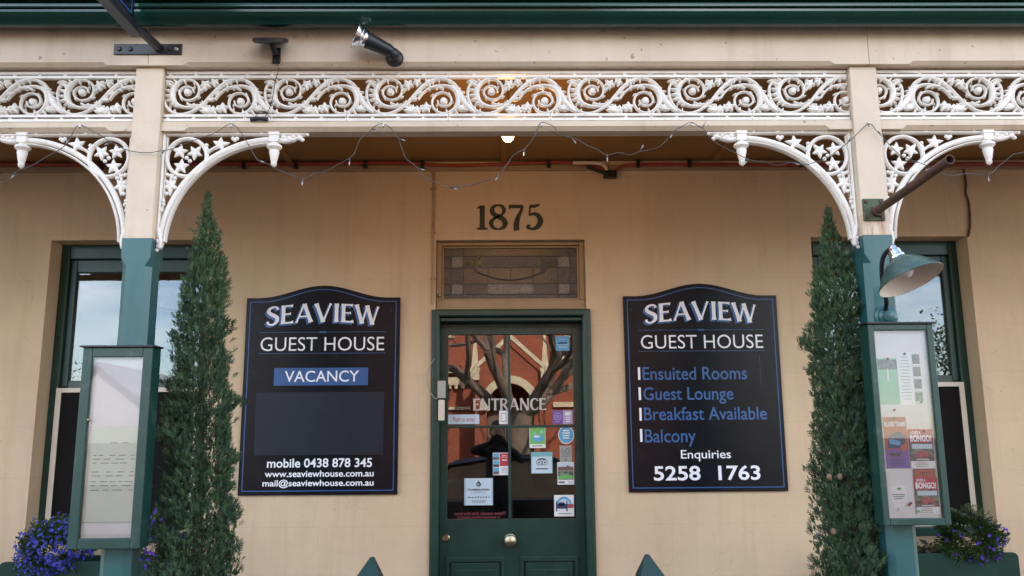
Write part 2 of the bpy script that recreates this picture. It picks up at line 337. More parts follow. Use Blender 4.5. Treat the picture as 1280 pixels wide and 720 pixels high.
def spline(pts, n=6, closed=False):
    o = []; k = len(pts)
    for i in range(k if closed else k-1):
        if closed: p = [pts[(i+j) % k] for j in (-1,0,1,2)]
        else: p = [pts[max(i-1,0)], pts[i], pts[i+1], pts[min(i+2,k-1)]]
        for j in range(n):
            t = j/n
            o.append(tuple(0.5*((2*b)+(c-a)*t+(2*a-5*b+4*c-d)*t*t+(-a+3*b-3*c+d)*t**3) for a,b,c,d in zip(*p)))
    if not closed: o.append(tuple(pts[-1]))
    return o
def lerp_list(ws, k):
    o = []
    for i in range(k):
        t = i/(k-1)*(len(ws)-1); j = min(int(t), len(ws)-2); o.append(ws[j]+(ws[j+1]-ws[j])*(t-j))
    return o

# ---------------- lettering
def text(name, body, box, Y, m, parent=None, bold=0.0, mirror=False, keep=False):
    cu = bpy.data.curves.new('t', 'FONT'); cu.body = body; cu.size = 1; cu.offset = bold; cu.resolution_u = 4
    o = bpy.data.objects.new('t', cu); COL.objects.link(o); bpy.context.view_layer.update()
    me = bpy.data.meshes.new_from_object(o); bpy.data.objects.remove(o); bpy.data.curves.remove(cu)
    xs = [v.co.x for v in me.vertices]; ys = [v.co.y for v in me.vertices]
    a, b, c, d = min(xs), max(xs), min(ys), max(ys); x0, x1, z0, z1 = box
    for v in me.vertices:
        u = (v.co.x-a)/(b-a); w = (v.co.y-c)/(d-c)
        if mirror: u = 1-u
        v.co = (x0+u*(x1-x0), Y, z0+w*(z1-z0))
    me.materials.clear(); me.materials.append(m); me.name = name
    o = bpy.data.objects.new(name, me); COL.objects.link(o)
    if parent is not None:
        o.parent = parent
        if parent.type == 'EMPTY': o.location = -parent.location
    return o
def arcpts(cx, cy, rx, ry, a0, a1, n=16): return [(cx+rx*math.cos(R(a0+(a1-a0)*i/n)), cy+ry*math.sin(R(a0+(a1-a0)*i/n))) for i in range(n+1)]
T, t_ = 0.085, 0.04   # thick and thin half strokes of the flared serif letters
def fl(a, b, w, flare=1.35):
    return ([(a[0]+(b[0]-a[0])*t, a[1]+(b[1]-a[1])*t) for t in (0, .12, .3, .7, .88, 1)], [w*flare, w*1.1, w, w, w*1.1, w*flare])
GL = {
 'E': (0.62, [fl((.13,0),(.13,1),T), ([(.1,.955),(.45,.955),(.56,.93)], [.045,.045,.085]), ([(.1,.52),(.4,.52),(.48,.52)], [.04,.04,.08]), ([(.1,.045),(.46,.045),(.60,.07)], [.045,.045,.09])]),
 'A': (0.86, [fl((.08,0),(.42,1),t_, 1.6), fl((.43,1.0),(.76,0),T), ([(.2,.33),(.64,.33)], [.04,.04])]),
 'V': (0.84, [fl((.08,1),(.42,0),T), fl((.42,0),(.76,1),t_, 1.6)]),
 'I': (0.30, [fl((.15,0),(.15,1),T)]),
 'W': (1.16, [fl((.07,1),(.34,0),T), fl((.34,0),(.58,.98),t_, 1.2), fl((.56,1),(.82,0),T), fl((.82,0),(1.08,1),t_, 1.6)]),
 'S': (0.62, [(spline([(.53,.80),(.50,.92),(.34,.97),(.16,.90),(.11,.74),(.22,.60),(.40,.48),(.51,.35),(.49,.15),(.32,.03),(.13,.07),(.07,.22)], 4), lerp_list([.06,.045,.05,.07,.08,.09,.095,.09,.08,.055,.045,.065], 45))]),
 'N': (0.86, [fl((.13,0),(.13,1),.055, 1.6), fl((.12,1),(.72,0),T), fl((.73,0),(.73,1),.055, 1.6)]),
 'T': (0.72, [fl((.36,0),(.36,1),T), ([(.03,.90),(.12,.95),(.36,.955),(.6,.95),(.69,.90)], [.09,.05,.045,.05,.09])]),
 'R': (0.76, [fl((.13,0),(.13,1),T), (spline([(.12,.96),(.38,.95),(.54,.84),(.54,.66),(.40,.52),(.12,.50)], 4), lerp_list([.04,.045,.08,.085,.05,.035], 21)), fl((.32,.51),(.68,0),T)]),
 'C': (0.74, [(spline([(.66,.78),(.60,.92),(.42,.97),(.22,.88),(.11,.65),(.11,.35),(.22,.12),(.42,.03),(.60,.08),(.68,.24)], 4), lerp_list([.08,.05,.045,.07,.09,.09,.07,.045,.045,.04], 37))]),
 '1': (0.50, [([(.26,.05),(.26,.5),(.26,.97)], [.10,.09,.10]), ([(.04,.03),(.26,.045),(.48,.03)], [.03,.05,.03]), ([(.04,.86),(.16,.91),(.27,.97)], [.025,.04,.03])]),
 '8': (0.76, [(spline([(.38,.99),(.20,.93),(.12,.76),(.22,.60),(.40,.51),(.58,.42),(.67,.24),(.58,.08),(.38,.015),(.16,.08),(.08,.26),(.18,.42),(.36,.52),(.54,.61),(.62,.77),(.55,.93),(.38,.99)], 4),
     lerp_list([.03,.06,.09,.085,.08,.09,.10,.07,.03,.06,.085,.06,.04,.045,.07,.06,.03], 65))]),
 '7': (0.66, [([(.04,.98),(.1,.93),(.35,.925),(.62,.93)], [.02,.06,.065,.06]), (spline([(.60,.93),(.50,.70),(.38,.45),(.32,.15),(.34,-.05)], 4), lerp_list([.045,.06,.085,.11,.10], 17)), ([(.06,.99),(.045,.80)], [.05,.02])]),
 '5': (0.68, [([(.18,.93),(.4,.94),(.60,1.0)], [.06,.06,.03]), ([(.20,.95),(.16,.58)], [.035,.03]), (spline([(.15,.56),(.34,.63),(.54,.54),(.62,.34),(.52,.12),(.30,.015),(.10,.05)], 4), lerp_list([.03,.055,.085,.105,.09,.05,.04], 25)), (arcpts(.12,.10,.05,.05,0,330,8), [.05]*9)]),
}
def glyphs(name, body, box, Y, m, parent=None, arch=0.0, gap=0.06, fatten=1.0, dx=0, dz=0):
    x0, x1, z0, z1 = box; tot = sum(GL[c][0] for c in body) + gap*(len(body)-1); sc = (x1-x0)/tot; h = z1-z0
    mb = MB(); cx = 0; lay = 0
    for c in body:
        adv, strokes = GL[c]
        for pts, ws in strokes:
            lay += 1; y = Y - lay*0.00012
            def fn(u, v, cx=cx, y=y):
                X = (cx+u)/tot; k = 1-(2*X-1)**2
                return (x0+(cx+u)*sc+dx, y, z0+v*h+arch*k+dz)
            mb.strip(pts, [w*fatten for w in ws], fn)
        cx += adv+gap
    return mb.build(name, m, parent, fix=False)

# ================================================================== the setting
def struct(name, mb, m, **k):
    o = mb.build(name, m, **k); o['kind'] = 'structure'; return o
b = MB(); b.face([(-600,-600,-.16),(600,-600,-.16),(600,600,-.16),(-600,600,-.16)]); struct('ground', b, M_ground)
b = MB(); b.box(-60,60,-5.35,9,-.3,0.0); struct('footpath', b, M_pave)
b = MB(); b.box(-60,60,-5.5,-5.352,-.3,-0.004); struct('kerb', b, M_concrete, bevel=.01)
b = MB(); b.face([(-60,-13.2,-.13),(60,-13.2,-.13),(60,-5.5,-.13),(-60,-5.5,-.13)]); struct('road', b, M_asphalt)
b = MB()
for i in range(-12, 13): b.face([(i*4-.9,-9.42,-.126),(i*4+.9,-9.42,-.126),(i*4+.9,-9.32,-.126),(i*4-.9,-9.32,-.126)])
struct('road_marking', b, M_line)
b = MB(); b.box(-60,60,-15.4,-13.2,-.3,0.0); struct('opposite_footpath', b, M_pave, bevel=.01)

# ------------------------------------------------------------------ the guest house
house = thing('guest_house', 'tan rendered guest house facade with dark green entrance door between two recessed windows', 'house', (0,0,0))
WX = (-2.565, -1.66); VX = (1.79, 2.70); DX = (-.372, .484); WZ = (1.0, 2.685); DZ = (0.0, 2.676); TH = 0.30
b = MB()
xs = [-7, WX[0], WX[1], DX[0], DX[1], VX[0], VX[1], 7]; zs = [0, WZ[0], DZ[1], WZ[1], 7.4]
holes = [(WX, WZ), (VX, WZ), (DX, DZ)]
def solid(x, z): return not any(h[0][0] < x < h[0][1] and h[1][0] < z < h[1][1] for h in holes)
for i in range(len(xs)-1):
    for j in range(len(zs)-1):
        if solid((xs[i]+xs[i+1])/2, (zs[j]+zs[j+1])/2):
            b.face([(xs[i],0,zs[j]),(xs[i+1],0,zs[j]),(xs[i+1],0,zs[j+1]),(xs[i],0,zs[j+1])])
for (hx, hz) in holes:
    for X in hx: b.face([(X,0,hz[0]),(X,TH,hz[0]),(X,TH,hz[1]),(X,0,hz[1])])
    for Z in hz: b.face([(hx[0],0,Z),(hx[1],0,Z),(hx[1],TH,Z),(hx[0],TH,Z)])
b.face([(-7,0,0),(-7,9,0),(-7,9,7.4),(-7,0,7.4)]); b.face([(7,0,0),(7,9,0),(7,9,7.4),(7,0,7.4)]); b.face([(-7,9,0),(7,9,0),(7,9,7.4),(-7,9,7.4)])
wall = b.build('wall', M_wall, house, fix=False)
b = MB(); b.py([(-7.3,7.4),(7.3,7.4),(4.0,8.6),(-4.0,8.6)], -.3, 9.3); b.build('roof', M_gutter, house)
b = MB()
for hx in (WX, VX, DX):   # dark rooms behind the openings
    x0, x1 = hx[0]-.5, hx[1]+.5; y0, y1, z0, z1 = TH+.004, 3.2, 0.02, 3.0
    b.face([(x0,y1,z0),(x1,y1,z0),(x1,y1,z1),(x0,y1,z1)]); b.face([(x0,y0,z0),(x0,y1,z0),(x0,y1,z1),(x0,y0,z1)]); b.face([(x1,y0,z0),(x1,y1,z0),(x1,y1,z1),(x1,y0,z1)])
    b.face([(x0,y0,z0),(x1,y0,z0),(x1,y1,z0),(x0,y1,z0)]); b.face([(x0,y0,z1),(x1,y0,z1),(x1,y1,z1),(x0,y1,z1)])
b.build('interior_room', M_inside, house, fix=False)
# timber strip where wall and ceiling meet
b = MB(); b.box(-7,7,-.022,-.001,3.085,3.118); b.build('wall_cornice', M_tan, house, bevel=.004)
# painted year above the door
glyphs('year_lettering', '1875', (-.142,.238,2.737,2.884), -.0015, M_darktxt, house, gap=.05, fatten=1.15)

def window(x0, x1):
    w = MB(); Y = .12; z0, z1 = WZ
    w.box(x0, x0+.05, Y, Y+.10, z0, z1); w.box(x1-.05, x1, Y, Y+.10, z0, z1); w.box(x0+.05, x1-.05, Y, Y+.10, z1-.085, z1); w.box(x0+.05, x1-.05, Y-.02, Y+.10, z0, z0+.05)
    fr = w.build('window', M_dgreen, house, bevel=.006)
    w = MB(); a, c = x0+.05, x1-.05; Y2 = Y+.025        # upper sash
    w.box(a, a+.036, Y2, Y2+.04, 1.86, z1-.085); w.box(c-.036, c, Y2, Y2+.04, 1.86, z1-.085); w.box(a+.036, c-.036, Y2, Y2+.04, z1-.16, z1-.085); w.box(a+.036, c-.036, Y2, Y2+.04, 1.845, 1.895)
    w.build('upper_sash', M_dgreen, fr, bevel=.004)
    w = MB(); w.box(a+.03, c-.03, Y2+.018, Y2+.022, 1.88, z1-.15); w.build('upper_pane', M_glass, fr)
    w = MB(); w.box(a, a+.05, Y2+.042, Y2+.08, z0+.05, 1.858); w.box(c-.05, c, Y2+.042, Y2+.08, z0+.05, 1.858); w.box(a+.05, c-.05, Y2+.042, Y2+.08, 1.80, 1.858); w.box(a+.05, c-.05, Y2+.042, Y2+.08, z0+.05, z0+.12)
    w.build('lower_sash', M_dgreen, fr, bevel=.004)
    w = MB(); w.box(a+.045, c-.045, Y2+.058, Y2+.062, z0+.1, 1.81); w.build('lower_pane', M_glass, fr)
    w = MB(); e = .026; Y3 = Y-.016; zt = 1.852                 # pale fly screen frame over the lower sash
    w.box(a-.004, a+e, Y3, Y3+.014, z0+.052, zt); w.box(c-e, c+.004, Y3, Y3+.014, z0+.052, zt); w.box(a+e, c-e, Y3, Y3+.014, zt-e, zt); w.box(a+e, c-e, Y3, Y3+.014, z0+.052, z0+.07)
    sf = w.build('screen_frame', M_screen, fr, bevel=.002)
    w = MB(); w.box(a+e, c-e, Y3+.006, Y3+.008, z0+.07, zt-e); w.build('fly_screen', M_mesh, fr)
window(*WX); window(*VX)

# door frame, door, transom
b = MB()
for s, X in ((1, DX[0]), (-1, DX[1])):
    x0, x1 = sorted((X-s*.020, X+s*.026)); b.box(x0, x1, -.022, .0-.0008, 0, 2.27)
    x0, x1 = sorted((X-s*.012, X+s*.020)); b.box(x0, x1, -.034, -.0225, 0, 2.262)
    x0, x1 = sorted((X+s*.002, X+s*.026)); b.box(x0, x1, .0, .16, 0, 2.236)
b.box(DX[0]+.0262, DX[1]-.0262, -.022, -.0008, 2.228, 2.27); b.box(DX[0]+.0202, DX[1]-.0202, -.034, -.0225, 2.232, 2.262)
b.box(DX[0]+.0262, DX[1]-.0262, .001, .16, 2.205, 2.226)
b.build('door_frame', M_green, house, bevel=.004)
d = MB(); L, Rr, Y, Yb = DX[0]+.028, DX[1]-.028, .1, .145
gx0, gx1, gz0, gz1 = -.305, .411, 1.112, 2.142
d.box(L, gx0, Y, Yb, .01, 2.203); d.box(gx1, Rr, Y, Yb, .01, 2.203); d.box(gx0, gx1, Y, Yb, gz1, 2.203); d.box(gx0, gx1, Y, Yb, .905, gz0)
d.box(.006, .104, Y, Yb, .30, .905); d.box(gx0, .006-.0, Y, Yb, .01, .30); d.box(.104, gx1, Y, Yb, .01, .30); d.box(.006, .104, Y, Yb, .01, .30)
door = d.build('door', M_green, house)
d = MB(); d.box(.036, .051, Y+.004, Yb-.004, gz0, gz1); d.box(gx0, .036, Y+.005, Yb-.005, 1.612, 1.626); d.box(.051, gx1, Y+.005, Yb-.005, 1.612, 1.626)
d.build('glazing_bars', M_green, door, bevel=.003)
d = MB(); d.box(gx0-.005, gx1+.005, Y+.018, Y+.023, gz0-.005, gz1+.005); d.build('door_pane', M_doorglass, door)
for (x0, x1) in ((gx0, .006), (.104, gx1)):
    d = MB()
    for k in range(5):
        i = .008+k*.016; dep = (.012, -.006, .004, .012, .006)[k]
        d.box(x0+i, x1-i, Y-.0+dep if dep > 0 else Y+dep, Yb-.01-k*.002, .30+i, .905-i)
    # moulding ring proud of the rail
    d.box(x0-.006, x1+.006, Y-.012, Y-.0004, .888, .912); d.box(x0-.006, x0+.012, Y-.012, Y-.0004, .29, .8878); d.box(x1-.012, x1+.006, Y-.012, Y-.0004, .29, .8878)
    d.box(x0+.026, x1-.026, Y-.004, Y+.004, .32, .868); d.box(x0+.046, x1-.046, Y-.009, Y-.0042, .34, .846)
    d.build('door_panel', M_green, door, bevel=.003)
d = MB(); d.lathe([(0,-.001),(.034,-.001),(.034,.004),(.016,.010),(.014,.026),(.030,.036),(.036,.050),(.031,.064),(.014,.071),(0,.072)], (.044,Y,1.0), (0,-1,0), 24)
d.build('door_knob', M_brass, door, smooth=40)
d = MB(); d.lathe([(0,-.001),(.022,-.001),(.022,.005),(.017,.009),(.015,.006),(0,.006)], (-.312,Y,1.016), (0,-1,0), 20); d.build('door_lock', M_brass, door, smooth=40)

tr = MB(); Y = .045; a, c, z0, z1 = DX[0]+.002, DX[1]-.002, 2.272, 2.674
tr.box(a, c, Y, Y+.09, z0, z0+.062); tr.box(a, a+.028, Y, Y+.09, z0+.062, z1); tr.box(c-.028, c, Y, Y+.09, z0+.062, z1); tr.box(a+.028, c-.028, Y, Y+.09, z1-.02, z1)
tr.box(a-.0, c, -.004, Y, z0, z0+.012); 
i0, i1, j0, j1 = a+.028, c-.028, z0+.062, z1-.02
tr.box(i0, i0+.012, Y+.02, Y+.06, j0, j1); tr.box(i1-.012, i1, Y+.02, Y+.06, j0, j1); tr.box(i0+.012, i1-.012, Y+.02, Y+.06, j0, j0+.012); tr.box(i0+.012, i1-.012, Y+.02, Y+.06, j1-.012, j1)
trf = tr.build('transom_window', M_tan, house, bevel=.004)
tr = MB(); tr.ball((a+.018, Y-.006, 2.36), .013, 10); tr.build('transom_catch', M_brass, trf, smooth=60)
def lead_glass(name, col, rough, bumps, sc, spec=.6):
    m = mat(name, col, rough, .35, 60, bumps, sc, spec=spec); return m
MG = [lead_glass('amber_glass', (.052,.044,.032), .25, .5, 120), lead_glass('mauve_glass', (.046,.043,.042), .2, .8, 140), lead_glass('clear_ripple_glass', (.15,.14,.13), .16, 1.0, 90),
      lead_glass('green_glass', (.010,.035,.018), .15, .4, 60), lead_glass('blue_glass', (.012,.025,.06), .15, .4, 60), lead_glass('sparkling_glass', (.10,.09,.085), .08, 1.0, 130, 1.0)]
i0 += .012; i1 -= .012; j0 += .012; j1 -= .012; Yg = Y+.036; Wd = i1-i0; Hd = j1-j0
gx = [0, .055, .145, .33, .50, .67, .855, .945, 1]; gz = [0, .09, .30, .62, .85, 1]
tr = MB(); ld = MB()
for i in range(8):
    for j in range(5):
        edge = i in (0,7) or j in (0,4)
        corner = i in (1,6) and j in (1,3)
        k = 0
        if edge: k = 0 if j == 4 else 1
        elif corner: k = 2
        elif j in (1,3): k = 5 if (j == 1 and i in (3,4)) else 1
        elif i in (1,6): k = 1
        tr.face([(i0+gx[i]*Wd,Yg,j0+gz[j]*Hd),(i0+gx[i+1]*Wd,Yg,j0+gz[j]*Hd),(i0+gx[i+1]*Wd,Yg,j0+gz[j+1]*Hd),(i0+gx[i]*Wd,Yg,j0+gz[j+1]*Hd)], k)
def tp(u, v, y): return (i0+u*Wd, y, j0+v*Hd)
for s in (-1, 1):
    cx = .5+s*.245; n = 0
    for (ang, ln) in ((155, .16), (80, .17)) if s < 0 else ((25, .16), (100, .17)):
        n += 1
        dx, dz = math.cos(R(ang)), math.sin(R(ang)); pts = []
        for q, w in ((0,0),(.2,.5),(.45,.62),(.7,.42),(1,0)): pts.append((q, w))
        out = [(cx*Wd+dx*q*.085-dz*w*.034, .62*Hd+dz*q*.085+dx*w*.034) for q, w in pts]+[(cx*Wd+dx*q*.085+dz*w*.034, .62*Hd+dz*q*.085-dx*w*.034) for q, w in pts[-2:0:-1]]
        tr.face([(i0+p, Yg-.002-n*.0006, j0+q) for p, q in out], 3)
    tr.face([(i0+cx*Wd+.020*math.cos(R(q)), Yg-.0045, j0+.58*Hd+.022*math.sin(R(q))) for q in range(0,360,24)], 4)
tr.build('leadlight_pane', MG, trf, fix=False)
def came(pts): ld.relief(pts, .003, lambda u, v, h: (i0+u*Wd, Yg-.0052-h, j0+v*Hd), .002)
for k, x in enumerate(gx[1:-1]):
    ld.box(i0+x*Wd-.003, i0+x*Wd+.003, Yg-.004-k*.0001, Yg-.0001, j0+(.30 if k in (2,3,4) else 0)*Hd, j0+(.62 if k in (2,4) else .62 if k == 3 else 1)*Hd)
for k, z in enumerate(gz[1:-1]): ld.box(i0, i1, Yg-.0046-k*.0001, Yg-.0002, j0+z*Hd-.003, j0+z*Hd+.003)
c_ = [(.5-.245+.49*q/14, .52-.15*math.sin(math.pi*q/14)) for q in range(15)]
for q in range(14):
    (u0, v0), (u1, v1) = c_[q], c_[q+1]; ld.tube([tp(u0,v0,Yg-.006), tp(u1,v1,Yg-.006)], .003, 6)
ld.build('lead_cames', M_lead, trf)

# ================================================================== the verandah
PX = (-1.428, 1.497); PH = .056; PF = -1.47; PB = -1.358
ver = thing('verandah', 'cream timber verandah with white iron lace, two part-green posts and a green gutter', 'verandah', (0,-1.4,0))
b = MB(); b.face([(-7,-1.47,3.146),(7,-1.47,3.146),(7,0,3.146),(-7,0,3.146)]); b.box(-7,7,-1.47,-.0,3.150,3.19)
for i in range(7):
    pass
ceil = b.build('ceiling', M_ceil, ver)
for x in (-2.45,-1.22,.02,1.25,2.47):
    b = MB(); b.box(x-.016, x+.016, -1.44, -.03, 3.133, 3.1455); b.build('ceiling_batten', M_ceil, ver, bevel=.003)
b = MB(); b.px([(-1.62,3.335),(0,3.95),(0,3.99),(-1.62,3.36)], -7, 7); b.build('verandah_roof', M_gutter, ver)
def chamfer_board(mb, x0, x1, y0, y1, z0, z1, stop=.10, c=.014, back=False):
    full = [(y0,z0),(y1,z0),(y1,z1),(y0,z1)]; cut = [(y0,z0+c),(y0+c,z0),(y1,z0),(y1,z1),(y0,z1)]
    mb.px(full, x0, x0+stop); mb.px(cut, x0+stop+.02, x1-stop-.02); mb.px(full, x1-stop, x1)
    for a, e in ((x0+stop, x0+stop+.02), (x1-stop-.02, x1-stop)):
        f = a == x0+stop
        A = [(a, *p) for p in ([(y0,z0),(y0,z0),(y1,z0),(y1,z1),(y0,z1)] if f else cut)]; E = [(e, *p) for p in (cut if f else [(y0,z0),(y0,z0),(y1,z0),(y1,z1),(y0,z1)])]
        mb.add(A+E, [(0,1,6,5),(1,2,7,6),(2,3,8,7),(3,4,9,8),(4,0,5,9)])
b = MB(); joints = (-7, PX[0]+.0, PX[1]+.02, 7)
for i in range(3): chamfer_board(b, joints[i]+.0012, joints[i+1]-.0012, -1.49, -1.40, 3.053, 3.212, stop=.16 if i != 1 else .14)
# an extra uncut length in the middle of the long board, as old repairs leave
fas = b.build('fascia', M_cream, ver)
bays = [(-7, PX[0]-PH), (PX[0]+PH, PX[1]-PH), (PX[1]+PH, 7)]
b = MB()
for x0, x1 in bays: chamfer_board(b, x0+.001, x1-.001, -1.456, -1.38, 2.786, 2.824, stop=.09, c=.016)
b.build('lower_rail', M_cream, ver)
def post(x, m):
    b = MB(); b.box(x-PH, x+PH, PF, PB, 2.335, 3.0525); p = b.build('post', m, ver, bevel=.004)
    g = MB(); e = PH+.0015; c = .022; yf, yb = PF-.0015, PB+.0015
    sq = [(x-e,yf),(x+e,yf),(x+e,yb),(x-e,yb)]
    oc = [(x-e+c,yf),(x+e-c,yf),(x+e,yf+c),(x+e,yb-c),(x+e-c,yb),(x-e+c,yb),(x-e,yb-c),(x-e,yf+c)]
    sq8 = [(x-e,yf),(x+e,yf),(x+e,yf),(x+e,yb),(x+e,yb),(x-e,yb),(x-e,yb),(x-e,yf)]
    g.pz(sq, 2.262, 2.337); g.pz(oc, 0.0, 2.225)
    A = [(*p_, 2.225) for p_ in oc]; B = [(*p_, 2.262) for p_ in sq8]
    g.add(A+B, [(i, (i+1) % 8, 8+(i+1) % 8, 8+i) for i in range(8)])
    g.build('post_base', M_teal, p)
post(PX[0], M_cream); post(PX[1], M_creamrust)

# gutter: ogee front with a beaded top edge
b = MB()
prof = [(-1.50,3.205),(-1.535,3.190),(-1.560,3.185),(-1.572,3.188),(-1.578,3.196),(-1.590,3.202),(-1.606,3.212),(-1.613,3.222),(-1.614,3.231),(-1.607,3.233),(-1.607,3.235),(-1.620,3.2355),(-1.624,3.239),(-1.625,3.246),(-1.624,3.252),(-1.620,3.255),(-1.604,3.257),(-1.604,3.262),(-1.640,3.266),(-1.646,3.272),(-1.648,3.280),(-1.646,3.288),(-1.638,3.293),(-1.630,3.294),(-1.628,3.330),(-1.50,3.330)]
b.px(prof, -7, 7); gut = b.build('gutter', M_gutter, ver, smooth=28)

# ---- cast iron lace frieze
U = 0.4155; PXS = U/1073.0
def cp(x, y): return ((x+85)*PXS, (367-y)*PXS)     # design drawing -> metres inside one casting, v = 0 mid height
def rot(p): return (1300-p[0], 730-p[1])
A_ = [(640,330),(590,400),(520,455),(430,482),(330,478),(248,436),(212,350),(222,270),(272,205),(350,172),(430,190),(482,250),(486,325),(448,385),(375,405),(312,378),(284,322),(306,272),(362,250),(418,272),(432,318)]
AW = [13,13,14,15,19,27,31,29,21,16,14,14,13,13,13,13,13,12,12,11,9]
MAIN = [(197,264),(180,238),(146,234),(122,268),(115,340),(130,420),(170,495),(235,545),(320,562),(420,535),(520,470),(600,380),(690,275),(780,205),(870,170),(960,178),(1035,220),(1085,290),(1120,370),(1165,450),(1225,515),(1270,548)]
MAINW = [12,12,13,14,15,16,17,17,16,16,18,20,23,25,21,18,18,22,29,32,26,9]
def leaf(p, ang, ln, w):   # small acanthus lobe
    dx, dy = math.cos(ang), math.sin(ang)
    return [(p[0]+dx*ln*t, p[1]+dy*ln*t) for t in (0,.3,.6,.85,1)], [w*.7, w*.85, w*.72, w*.38, w*.08]
def frieze_shapes():
    sh = []
    for f in (lambda p: p, rot):
        pts = spline([f(p) for p in A_], 4); ws = lerp_list(AW, len(pts)); sh.append((pts, ws, 10))
        # serrated acanthus blade along the outside of the scroll
        for (x, y, a, ln, w) in ((290,462,160,60,20),(258,438,165,76,22),(228,400,172,92,24),(212,360,184,92,24),(210,312,198,90,23),(226,262,212,84,22),(258,216,228,72,19),(300,186,246,52,16)):
            q, ww = leaf((x,y), R(a), ln, w); sh.append(([f(p) for p in q], ww, 8))
        for (x, y, a, ln, w) in ((600,395,-10,70,16),(650,325,-5,72,17),(705,262,-18,66,16),(560,440,190,60,14),(430,470,-60,40,12),(330,180,75,50,13),(440,195,100,44,12),(470,385,-30,46,12),(300,380,60,38,10),(428,275,-50,34,10),(288,300,190,34,10)):
            q, ww = leaf((x,y), R(a), ln, w); sh.append(([f(p) for p in q], ww, 7))
        # flower of five petals between the scrolls, with a smaller one beside it
        for (cx, cy, r_) in ((552,236,60),(648,208,50)):
            for k in range(5):
                q, ww = leaf((cx,cy), R(90+72*k), r_*1.08, r_*.50); sh.append(([f(p) for p in q], ww, 9))
    sh.append((spline(MAIN, 4), lerp_list(MAINW, (len(MAIN)-1)*4+1), 9))
    for (x, y, a, ln, w) in ((1092,330,205,74,24),(1122,395,208,78,25),(1165,460,215,72,23),(1215,520,225,56,18),(1108,320,5,50,16),(1140,385,0,48,16),(1060,250,30,44,14),(980,190,70,40,13),(545,450,250,46,14),(120,300,-20,34,12),(128,420,-30,36,12),(180,500,-50,36,12),(1075,300,-60,40,13),(1000,205,60,40,13),(880,185,80,36,12),(240,540,-70,36,12),(640,335,150,50,15),(700,262,150,46,14),(560,430,-40,44,13),(360,545,70,34,11),(820,200,100,34,12)):
        q, ww = leaf((x,y), R(a), ln, w); sh.append((q, ww, 8))
    # second strand and tufts that fill the bottom and top edges
    for (cx, cy, n, r_, a0) in ((590,540,6,78,-165),(700,520,4,52,-150),(1120,520,5,70,-150),(165,195,4,62,20),(755,215,4,52,-110),(520,300,3,44,150)):
        for k in range(n):
            q, ww = leaf((cx,cy), R(a0+k*150/max(1, n-1)), r_*1.1, r_*.36); sh.append((q, ww, 8))
    q = spline([(930,290),(870,262),(800,268),(770,235)], 4); sh.append((q, lerp_list([14,16,14,9], len(q)), 7))
    q = spline([(370,440),(430,468),(500,462),(530,495)], 4); sh.append((q, lerp_list([14,16,14,9], len(q)), 7))
    return sh
SHAPES = frieze_shapes()
def panel_mesh(fn):
    # fn(u, v, h) -> xyz; u along the casting 0..U, v height from mid, h towards the street
    b = MB()
    def box(u0, u1, v0, v1, h0, h1):
        P = [fn(u,v,h) for h in (h0,h1) for v in (v0,v1) for u in (u0,u1)]
        b.add(P, [(0,1,3,2),(4,6,7,5),(0,4,5,1),(2,3,7,6),(0,2,6,4),(1,5,7,3)])
    g = .0008
    for s in (1, -1):
        o0, o1, i0, i1 = .1075, .0965, .0890, .0785
        for (a, c, h) in ((o0, o1, .010), (i0, i1, .012)):
            v0, v1 = sorted((s*a, s*c)); box(g, U-g, v0, v1, -.008, h)
        for k in range(5):
            x = U*(k+.0)/4; v0, v1 = sorted((s*.0966, s*.0889)); box(max(g, x-.006), min(U-g, x+.006), v0, v1, -.006, .008)
    for i, (pts, ws, th) in enumerate(SHAPES):
        b.relief([cp(*p) for p in pts], [w*PXS for w in ws], lambda u, v, h, i=i: fn(u, v, h*1.5+.0003*(i % 7)), th*.001)
    for (x, y) in ((368,312), rot((368,312))):
        u, v = cp(x, y); q = []
        for k in range(16):
            q.append((u+.0165*math.cos(k*math.pi/8), v+.0165*math.sin(k*math.pi/8)))
        top = [fn(u+(p-u)*.7, v+(r-v)*.7, .011) for p, r in q]; base = [fn(p, r, -.004) for p, r in q]
        b.add(base+top+[fn(u,v,.013)], [(k,(k+1)%16,16+(k+1)%16,16+k) for k in range(16)]+[(16+k,16+(k+1)%16,32) for k in range(16)])
        for k in range(6):
            pp, ww = leaf((x,y), R(60*k), 34, 13); b.relief([cp(*p) for p in pp], [w*PXS for w in ww], lambda a, c, h: fn(a, c, .010+h), .004)
    return b
ZF, YF = 2.938, -1.436
bm_cache = {}
def frieze_bay(x0, x1, phase, mirror, label=None):
    fr = MB(); fr.box(x0, x1, YF+.004, YF+.0085, ZF+.1085, ZF+.1125); fr.box(x0, x1, YF+.004, YF+.0085, ZF-.1115, ZF-.1085)
    root = fr.build('lace_frieze', M_white, ver)
    k0 = math.floor((x0-phase)/U)
    full = None
    for k in range(k0, k0+40):
        a = phase+k*U
        if a >= x1-.004: break
        if a+U <= x0+.004: continue
        if a >= x0 and a+U <= x1 and full is not None:
            o = full.copy(); COL.objects.link(o); o.parent = root; o.location = full.location+Vector((a-full['u0'],0,0)); del o['u0']; continue
        def fn(u, v, h, a=a): return (a+(U-u if mirror else u), YF-h, ZF+v)
        b = panel_mesh(fn)
        o = b.build('cast_panel', M_white, root, smooth=50)
        if a < x0 or a+U > x1:
            bm = bmesh.new(); bm.from_mesh(o.data)
            for co, no in (((x0+.001,0,0),(-1,0,0)), ((x1-.001,0,0),(1,0,0))):
                bmesh.ops.bisect_plane(bm, geom=bm.verts[:]+bm.edges[:]+bm.faces[:], plane_co=co, plane_no=no, clear_outer=True)
            bm.to_mesh(o.data); bm.free()
        elif full is None: full = o; o['u0'] = a
    if full is not None: del full['u0']
